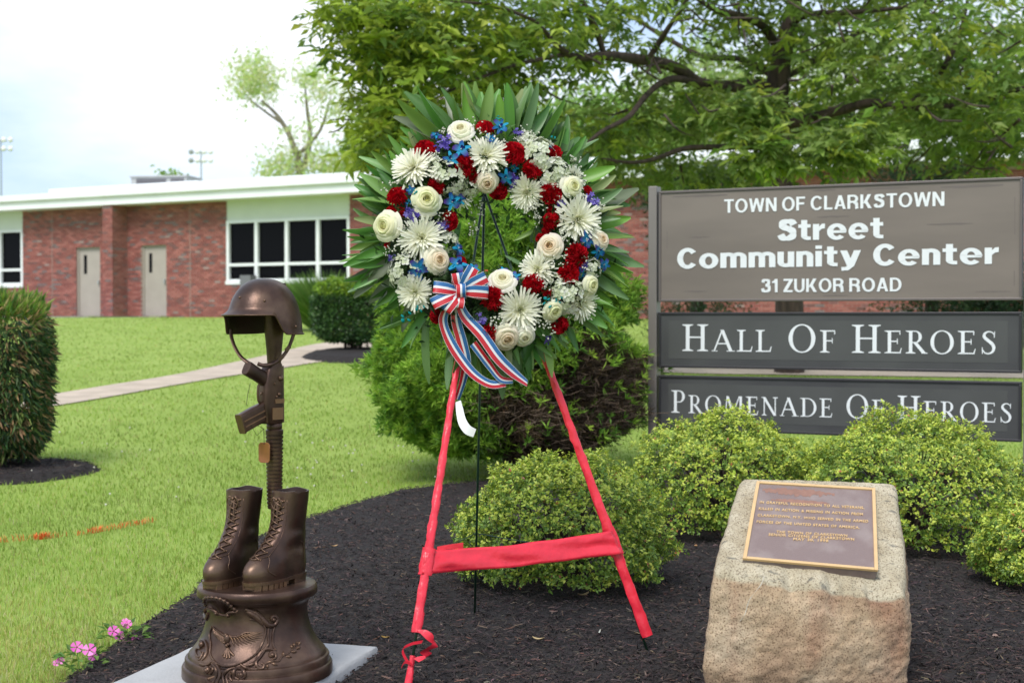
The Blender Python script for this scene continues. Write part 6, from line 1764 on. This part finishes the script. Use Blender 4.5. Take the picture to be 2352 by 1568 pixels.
# drooping blades hanging below and the dark ones lining the hole
for deg, ln in ((-60, .15), (-66, .17), (-72, .15), (-80, .16), (-88, .15), (-96, .14), (-104, .15), (-112, .16), (-128, .16)):
    a = math.radians(deg); blade(math.cos(a)*.36, math.sin(a)*.36, math.radians(-90) + rl.gauss(0, .25), ln*rl.uniform(.9, 1.3), -.02, rl.uniform(0, .2))
for deg, dirn, ln in ((60, -35, .20), (40, -60, .15), (10, 200, .10), (-5, -100, .14), (-20, -110, .15), (-40, 150, .10), (-70, 160, .13), (-100, 170, .12), (-120, 100, .14), (-150, 75, .15), (175, 80, .17), (150, 60, .12), (160, -70, .16), (15, -95, .16), (-60, 110, .05), (-75, 100, .05)):
    a = math.radians(deg); blade(math.cos(a)*.175, math.sin(a)*.175, math.radians(dirn), ln, .0, rl.uniform(-.1, .1))

# --- blooms ------------------------------------------------------------
def Rx(p, n):  # frame whose z axis is n
    return n.to_track_quat('Z', 'Y').to_matrix()
def petal_strip(m, M, c, az, tilt, r0, r1, w, cup, c0, c1, n=4, wave=0.0, rnd=random):
    """radial petal: starts at r0, ends at r1, tilt = rise angle from the flower plane"""
    rows, cl = [], []
    ca, sa = math.cos(az), math.sin(az); rad = Vector((ca, sa, 0)); tan = Vector((-sa, ca, 0)); up = Vector((0, 0, 1))
    for k in range(n + 1):
        t = k/n; ti = tilt + cup*t; l = r0 + (r1 - r0)*t
        p = rad*(l*math.cos(ti)) + up*(l*math.sin(ti)); ww = w*(.45 + .55*math.sin(PI*min(1, t*.85 + .1)))
        nn_ = up*math.cos(ti) - rad*math.sin(ti)
        rows.append([M @ (p - tan*ww*.5 + nn_*ww*.18) + c, M @ (p + nn_*wave*rnd.uniform(-1, 1)) + c, M @ (p + tan*ww*.5 + nn_*ww*.18) + c])
    o = len(m.V); nrow = len(rows)
    m.grid(rows)
    for k in range(nrow):
        col = tuple(c0[q] + (c1[q] - c0[q])*(k/n) for q in range(3))
        for q in range(3): m.C[o + k*3 + q] = col
I3 = Matrix.Identity(3); O3 = Vector((0, 0, 0))
WHT = S(252, 250, 236, .93); WHT2 = S(246, 244, 218, .9); YEL = S(214, 216, 140, .8)
def mum_mesh(seed):
    r = random.Random(seed); m = MB()
    for (cnt, tilt, l0, l1, w) in ((30, .04, .1, 1.02, .115), (30, .20, .1, .98, .115), (28, .40, .08, .88, .11), (24, .64, .06, .72, .10), (16, .95, .04, .52, .085), (12, 1.25, .02, .38, .07)):
        for k in range(cnt):
            az = 2*PI*(k + r.random()*.7)/cnt; t = tilt + r.gauss(0, .07); ll = l1*r.uniform(.82, 1.08)
            petal_strip(m, I3, O3, az, t, l0, ll, w*r.uniform(.8, 1.15), r.uniform(-.25, .3), YEL if tilt > .7 else WHT2, WHT, 4, 0, r)
    return m.mesh('mum', PETAL, True, True)
def carnation_mesh(seed):
    r = random.Random(seed); m = MB(); RED = [S(206, 14, 36), S(188, 8, 28), S(222, 34, 50), S(164, 6, 22)]
    for (cnt, tilt, ll) in ((12, .12, 1.0), (12, .4, .98), (11, .7, .92), (9, 1.0, .86), (7, 1.3, .8)):
        for k in range(cnt):
            az = 2*PI*(k + r.random()*.8)/cnt; n = 4; cc = Vector(r.choice(RED))*.95; rows = []
            for i in range(n + 1):
                t = i/n; row = []
                for j in range(7):
                    q = (j/6 - .5)*2; aw = az + q*.52*(.25 + .75*t); ti = tilt + .25*t + (.22*(1 if j % 2 else -1) + r.gauss(0, .10))*t*t
                    l = ll*(.15 + .85*t)*(1 - .12*q*q) + (.07*r.uniform(-1, 1) if i == n else 0)
                    row.append(Vector((math.cos(aw)*l*math.cos(ti), math.sin(aw)*l*math.cos(ti), l*math.sin(ti)*.85)))
                rows.append(row)
            m.grid(rows, tuple(cc))
    return m.mesh('carnation', PETAL, False, True)
def rose_mesh(seed, cin, cout):
    r = random.Random(seed); m = MB()
    n = 40; rows = []                                   # rolled heart
    for i in range(n + 1):
        t = i/n; a = t*2*PI*2.3; q = .04 + .22*t
        rows.append([Vector((math.cos(a)*q*f, math.sin(a)*q*f, z)) for f, z in ((.8, -.2), (1.1, .25), (1.0, .55), (.86, .66 - .04*t))])
    m.grid(rows, cin)
    for li, (cnt, rb, hh) in enumerate(((3, .27, .66), (3, .42, .62), (4, .57, .53), (5, .72, .40), (5, .84, .24))):
        for k in range(cnt):
            az = 2*PI*(k + li*.41 + r.random()*.25)/cnt; wdt = PI/cnt*1.45; f_ = (li + .5)/5; cc = tuple((cin[q] + (cout[q] - cin[q])*f_)*r.uniform(.97, 1.03) for q in range(3)); rows = []; roll = r.uniform(.10, .26); hh = hh + r.gauss(0, .035)
            for i in range(8):
                t = i/7; row = []
                if t < .7: base_ = .14 + (rb - .14)*(t/.7)**.75; z = -.3 + (hh + .3)*math.sin(t/.7*PI/2)
                else: q_ = (t - .7)/.3; base_ = rb + roll*q_; z = hh - .16*q_**1.6
                for j in range(9):
                    q = (j/8 - .5)*2; aw = az + q*wdt*(.55 + .45*min(1, t*1.6)); dz = -.12*q**4*t; wob = r.gauss(0, .010)
                    rad = base_*(1 - .03*q*q + .05*math.sin(az*3 + li)*t) + .05*j/8*(1 + li*.2) + wob*t*1.6
                    row.append(Vector((math.cos(aw)*rad, math.sin(aw)*rad, z + dz + wob)))
                rows.append(row)
            m.grid(rows, cc)
    return m.mesh('rose', PETAL, True, True)
def hydrangea_mesh(seed):
    r = random.Random(seed); m = MB()
    for _ in range(46):
        d = Vector((r.gauss(0, 1), r.gauss(0, 1), abs(r.gauss(0, 1)) + .1)).normalized(); c = Vector((d.x, d.y, d.z*.62))*r.uniform(.82, 1.0); M = Rx(c, (d + Vector((r.gauss(0, .2), r.gauss(0, .2), .1))).normalized()); a0 = r.random()*PI
        cc = r.choice([S(236, 240, 216, .84), S(226, 232, 196, .82), S(244, 244, 232, .85)])
        for k in range(4):
            az = a0 + k*PI/2; q = [M @ Vector((x*math.cos(az) - y*math.sin(az), x*math.sin(az) + y*math.cos(az), z)) + c for x, y, z in ((.01, 0, 0), (.12, -.11, .03), (.24, -.07, .06), (.26, 0, .04), (.24, .07, .06), (.12, .11, .03))]
            m.add(q, [(0, 1, 2, 3), (0, 3, 4, 5)], cc)
    return m.mesh('hydrangea', PETAL, False, True)
BLU, DPB, PUR, TEA = S(40, 176, 220, .8), S(44, 70, 170, .75), S(92, 30, 150, .75), S(30, 178, 178, .8)
def orchid_mesh(seed):
    r = random.Random(seed); m = MB()
    for f in range(2):
        c = Vector((r.uniform(-.35, .35), r.uniform(-.35, .35), r.uniform(0, .2)))*(f > 0) ; M = Rx(c, Vector((r.gauss(0, .35), r.gauss(0, .35), 1)).normalized())
        a0 = r.random()*6
        for k in range(5):
            big = k in (1, 4); petal_strip(m, M, c, a0 + 2*PI*k/5, .15, .05, .85 if big else .95, .62 if big else .36, -.2, BLU, PUR if (big and r.random() < .8) else (DPB if r.random() < .45 else BLU), 4, 0, r)
        petal_strip(m, M, c, a0 + PI, .7, .02, .5, .3, .3, DPB, S(40, 16, 90, .7), 3, 0, r)
        m.ball(M @ Vector((0, 0, .1)) + c, .1, 6, 4, c=S(190, 210, 220, .8))
    return m.mesh('orchid', PETAL, True, True)
def statice_mesh(seed):
    r = random.Random(seed); m = MB()
    for _ in range(16):
        c = Vector((r.gauss(0, .42), r.gauss(0, .42), r.uniform(0, .4))); M = Rx(c, Vector((r.gauss(0, .5), r.gauss(0, .5), 1)).normalized()); a0 = r.random()*6; cc = r.choice([S(128, 110, 205, .75), S(150, 136, 220, .78), S(92, 74, 180, .7)])
        for k in range(5): petal_strip(m, M, c, a0 + 2*PI*k/5, .3, .02, .34, .2, -.1, cc, cc, 2, 0, r)
    return m.mesh('statice', PETAL, False, True)
def breath_mesh(seed):
    r = random.Random(seed); m = MB()
    for _ in range(17):
        c = Vector((r.gauss(0, .5), r.gauss(0, .5), r.uniform(.2, .75))); m.tube([Vector((0, 0, -.2)), c*.6 + Vector((0, 0, -.1)), c], .018, 3, False, c=S(120, 150, 90, .6))
        for _ in range(2): m.ball(c + Vector((r.gauss(0, .04), r.gauss(0, .04), r.gauss(0, .03))), r.uniform(.065, .105), 6, 4, c=S(240, 240, 226, .85))
    return m.mesh('breath', PETAL, False, True)
def bud_mesh(seed):
    r = random.Random(seed); m = MB()
    for k in range(5):
        c = Vector((r.uniform(-.8, .8), r.uniform(-.7, .7), r.uniform(0, .3))); m.ball(c, .2, 7, 6, (.7, 1.4, .7), Matrix.Rotation(r.uniform(-.6, .6), 3, 'Z'), S(20, 170, 172, .78)); m.tube([Vector((0, .6, 0)), c + Vector((0, .25, 0))], .04, 4, False, c=S(100, 150, 100, .6))
    return m.mesh('bud', PETAL, True, True)
def fern_mesh(seed):
    r = random.Random(seed); m = MB()
    for k in range(13):
        t = k/12; w = .34*(1 - t)**.8 + .03
        for sg in (1, -1): b = Vector((0, t, -.25*t*t)); m.add([b, b + Vector((sg*w*.5, .05, .02)), b + Vector((sg*w, .1, -.04)), b + Vector((sg*w*.45, .1, .0))], [(0, 1, 2, 3)] if sg > 0 else [(3, 2, 1, 0)], r.choice([S(86, 120, 60, .6), S(110, 144, 80, .6), S(66, 100, 50, .6)]))
    return m.mesh('fern', LEAF, False, True)
rf_ = random.Random(3)
VAR = {'chrysanthemum': [mum_mesh(s) for s in (1, 2, 3)], 'carnation': [carnation_mesh(s) for s in (4, 5, 6)],
       'rose': [rose_mesh(7, S(248, 240, 206, .9), S(252, 251, 242, .92)), rose_mesh(8, S(248, 226, 190, .9), S(250, 242, 226, .92)), rose_mesh(9, S(242, 240, 184, .9), S(250, 250, 228, .92))],
       'hydrangea': [hydrangea_mesh(s) for s in (10, 11)], 'orchid': [orchid_mesh(s) for s in (12, 13, 14)], 'statice': [statice_mesh(s) for s in (15, 16)], 'babys_breath': [breath_mesh(s) for s in (17, 18, 19)], 'orchid_buds': [bud_mesh(20)], 'fern_frond': [fern_mesh(21), fern_mesh(22)]}
PLACED = []
def bloom(kind, cx, cy, r, lift, var=None):
    PLACED.append((cx, cy, r))
    x, y = wxy(cx, cy); p, n = on_ring(x, y, lift); n = (n + Vector((rf_.gauss(0, .12), rf_.gauss(0, .12), .15))).normalized()
    me = VAR[kind][var if var is not None else rf_.randrange(len(VAR[kind]))]
    M = Matrix.Translation(p) @ Rx(p, n).to_4x4() @ Matrix.Rotation(rf_.random()*2*PI, 4, 'Z') @ Matrix.Scale(r*K1, 4)
    return link(kind, me, wre, mat4=M)
for cx, cy, r in ((345, 475, 98), (670, 415, 92), (865, 575, 80), (1090, 710, 106), (365, 800, 98), (340, 1045, 80), (560, 590, 66), (810, 1130, 98), (905, 945, 82), (1105, 1085, 80), (1095, 500, 62), (850, 345, 48)):
    bloom('chrysanthemum', cx, cy, r*1.16, .006 if r > 70 else -.01)
for cx, cy, r, v in ((565, 310, 58, 0), (390, 630, 62, 2), (228, 745, 64, 2), (430, 910, 58, 1), (672, 525, 48, 1), (1060, 560, 50, 2), (970, 838, 56, 1), (740, 1010, 62, 0), (960, 1125, 48, 2), (750, 1240, 58, 1), (1190, 800, 44, 1), (1135, 1005, 48, 2), (830, 1235, 48, 0)):
    bloom('rose', cx, cy, r*1.08, .014, v)
for cx, cy, r in ((400, 388, 50), (675, 282, 44), (570, 465, 50), (800, 405, 56), (885, 478, 48), (435, 565, 42), (268, 612, 48), (735, 560, 44), (970, 588, 53), (975, 712, 42), (490, 710, 48), (990, 392, 40), (545, 905, 32), (1080, 875, 55), (1040, 960, 52), (880, 1015, 50), (685, 1082, 58), (1000, 1185, 44), (668, 1235, 52), (1145, 565, 24), (222, 825, 16), (440, 1150, 36)):
    bloom('carnation', cx, cy, r*1.1, .006)
for cx, cy, r in ((500, 520, 72), (930, 400, 74), (985, 490, 66), (500, 810, 48), (290, 950, 66), (1040, 1060, 74), (1160, 930, 44), (880, 330, 40), (1010, 520, 40), (600, 560, 40), (450, 470, 44), (1000, 1010, 44)):
    bloom('hydrangea', cx, cy, r*1.2, .0)
for cx, cy, r in ((560, 400, 50), (510, 440, 42), (745, 290, 42), (695, 350, 36), (765, 500, 42), (500, 622, 46), (520, 850, 44), (355, 950, 54), (520, 935, 54), (600, 950, 30), (1125, 805, 46), (1175, 850, 42), (1200, 905, 36), (755, 965, 30), (800, 990, 30), (455, 330, 30), (530, 610, 34), (970, 375, 18), (330, 590, 24)):
    bloom('orchid', cx, cy, r, .022)
for cx, cy, r in ((490, 375, 42), (825, 310, 30), (1155, 620, 44), (325, 695, 42), (455, 740, 36), (420, 680, 26), (1010, 640, 22), (1115, 930, 24), (630, 1170, 34), (950, 1240, 28), (800, 510, 34)):
    bloom('statice', cx, cy, r, .012)
for cx, cy in ((440, 430), (590, 245), (640, 300), (490, 310), (910, 640), (1030, 500), (1080, 430), (1030, 790), (1190, 640), (700, 1170), (900, 1180), (940, 1200), (1100, 600), (460, 690), (250, 560), (280, 850), (870, 310), (1030, 610), (985, 560), (1110, 910), (720, 1190), (930, 1000), (600, 720), (880, 640), (1010, 900), (640, 620)):
    bloom('babys_breath', cx, cy, 44, .008)
for cx, cy, r in ((930, 1095, 34), (980, 1080, 26), (325, 1130, 40), (375, 1105, 30), (740, 250, 24), (980, 335, 20), (340, 600, 22)):
    bloom('orchid_buds', cx, cy, r, .03)
for cx, cy, ang, l in ((600, 1140, -30, 110), (450, 990, 60, 80), (420, 1010, 20, 70), (960, 940, 40, 70), (1060, 1010, -20, 80), (400, 640, 80, 60), (880, 320, 70, 60), (1070, 450, 60, 70), (640, 1120, -80, 90), (300, 560, 100, 60), (740, 470, 30, 60), (600, 660, -60, 60), (860, 1000, -70, 60)):
    x, y = wxy(cx, cy); p, n = on_ring(x, y, .02); M = Matrix.Translation(p) @ Matrix.Rotation(math.radians(ang - 90), 4, 'Z') @ Matrix.Scale(l*K1, 4)
    link('fern_frond', rf_.choice(VAR['fern_frond']), wre, mat4=M)
rg = random.Random(77); cnt_ = 0                       # fill what gaps are left with small blooms
for _ in range(4000):
    a = rg.uniform(0, 2*PI); q = rg.uniform(.165, .365)/K1; cx, cy = 705 + q*math.cos(a), 771 - q*math.sin(a)
    if cx < 660 and cy > 960 and cx > 380: continue
    gap_ = min(math.hypot(cx - x_, cy - y_) - r_*.80 for x_, y_, r_ in PLACED)
    if gap_ < 13: continue
    kd = rg.choice(['hydrangea', 'statice', 'orchid', 'carnation', 'hydrangea', 'babys_breath', 'orchid'])
    bloom(kd, cx, cy, rg.uniform(24, 36), .004); cnt_ += 1
    if cnt_ > 60: break
for cx, w_ in ((680, 14), (722, 8), (765, 18)):
    x, y = wxy(cx, 928); MB().box((x - w_*K1*.5, y - .003, -.01), (x + w_*K1*.5, y + .003, .0)).build('orange_clip', mat('orange_clip', S(206, 92, 40, .75), rough=.5), wre)

# --- bow ---------------------------------------------------------------
SATIN = mat('satin', attr=True, rough=.38, trans=.15, spec=.5)
RC, WCx, BC = S(208, 34, 48, .8), S(238, 236, 240, .85), S(46, 112, 176, .75)
def striped(m, pts, width, wdirs, flip=False, n=7):
    cp = catmull(pts, n); N = len(cp); wd = [Vector(w) for w in wdirs]
    wdl = [wd[0]]*N if len(wd) == 1 else [(lambda f: wd[int(f)].lerp(wd[min(int(f) + 1, len(wd) - 1)], f - int(f)))(i/(N - 1)*(len(wd) - 1)*.9999) for i in range(N)]
    st = [(-.5, -.47, WCx), (-.47, -.08, RC), (-.08, .12, WCx), (.12, .47, BC), (.47, .5, WCx)]
    if flip: st = [(-b, -a, c) for a, b, c in st]
    ws = lerp_list(width, N) if hasattr(width, '__len__') else [width]*N
    for a, b, c in st: m.grid([[cp[i] + wdl[i]*(a*ws[i]), cp[i] + wdl[i]*(b*ws[i])] for i in range(N)], c)
bow = empty('bow', parent=wre); bx0, by0 = wxy(532, 1056); b0, bn = on_ring(bx0, by0, .03); b0.z = max(b0.z, .08)
bow.location = b0; RW = .044; bow.scale = (.93, .93, .93)
for ang, ln, tilt, rot in ((172, .085, .35, 0), (205, .10, .25, .3), (232, .08, .3, -.2), (258, .05, .5, .2), (60, .085, .35, .2), (28, .095, .3, 0), (-4, .09, .25, .1), (100, .05, .6, 0)):
    a = math.radians(ang); d = Vector((math.cos(a), math.sin(a), 0)); s = Vector((-math.sin(a), math.cos(a), 0)); f = Vector((0, 0, 1))
    w0 = (s*math.cos(rot) + f*.25*math.sin(rot + .6)).normalized(); fo = (f*math.cos(tilt) + d*math.sin(tilt)).normalized()
    m = MB(); striped(m, [Vector((0, 0, .004)), d*ln*.45 + fo*.030, d*ln*.95 + fo*.028, d*ln*1.08 + fo*.008, d*ln*.8 - fo*.006, Vector((0, 0, .0))], [.024, .044, RW, RW, .044, .024], [w0], flip=(math.cos(a) < -.1))
    m.build('loop', SATIN, bow, smooth=True, color=True)
m = MB(); striped(m, [Vector((-.004, .026, .012)), Vector((0, .018, .034)), Vector((0, -.012, .036)), Vector((.004, -.03, .01))], .034, [Vector((1, .15, 0))]); m.build('loop', SATIN, bow, smooth=True, color=True)
def TB(cx, cy, z):
    x, y = wxy(cx, cy); return Vector((x, y, z)) - b0
for pts, w, dirs, fl_ in (([TB(525, 1090, .11), TB(560, 1170, .10), TB(640, 1260, .10), TB(720, 1370, .09), TB(800, 1440, .06), TB(876, 1490, .03)], [.03, .038, .042, .044, .042, .03], [(-.85, -.5, .1), (-.8, -.6, 0), (-.72, -.7, .1), (-.55, -.8, .3), (-.2, -.8, .5)], True),
                          ([TB(490, 1100, .10), TB(455, 1180, .09), TB(480, 1270, .08), TB(540, 1370, .07), TB(610, 1450, .06), TB(690, 1495, .05), TB(765, 1488, .04)], [.03, .034, .038, .038, .036, .032, .028], [(-.95, -.1, .2), (-.95, .1, .2), (-.85, -.5, 0), (-.7, -.7, .2), (-.3, -.9, .2), (.1, -1, .1)], True),
                          ([TB(515, 1100, .10), TB(520, 1190, .085), TB(545, 1280, .07), TB(570, 1380, .05), TB(560, 1470, .01), TB(535, 1560, -.03)], [.03, .04, .045, .04, .03, .026], [(-1, 0, .1), (-.98, .1, .1), (-.95, .2, .2), (-.9, .2, .3), (-.8, .1, .4)], True),
                          ([TB(600, 1300, .085), TB(680, 1400, .06), TB(740, 1470, .05), TB(800, 1478, .045)], [.03, .03, .026, .02], [(-.8, -.6, .1), (-.6, -.8, .1), (-.3, -.95, .1), (0, -1, 0)], False)):
    m = MB(); striped(m, pts, w, dirs, fl_); m.build('tail', SATIN, bow, smooth=True, color=True)
inv_w = wre.matrix_basis.inverted()
wr_ = MB(); q = [P(1052, 940, 4.72), P(1056, 965, 4.71), P(1062, 990, 4.69), P(1075, 1010, 4.67), P(1093, 1019, 4.66)]
strip(wr_, [inv_w @ p - b0 for p in q], [.02, .03, .035, .036, .032], lambda t: Vector((.85 - .6*t, .3 + .4*t, .35)).normalized())
wr_.build('white_tail', mat('white_satin', S(240, 240, 240, .85), rough=.4), bow, smooth=True)
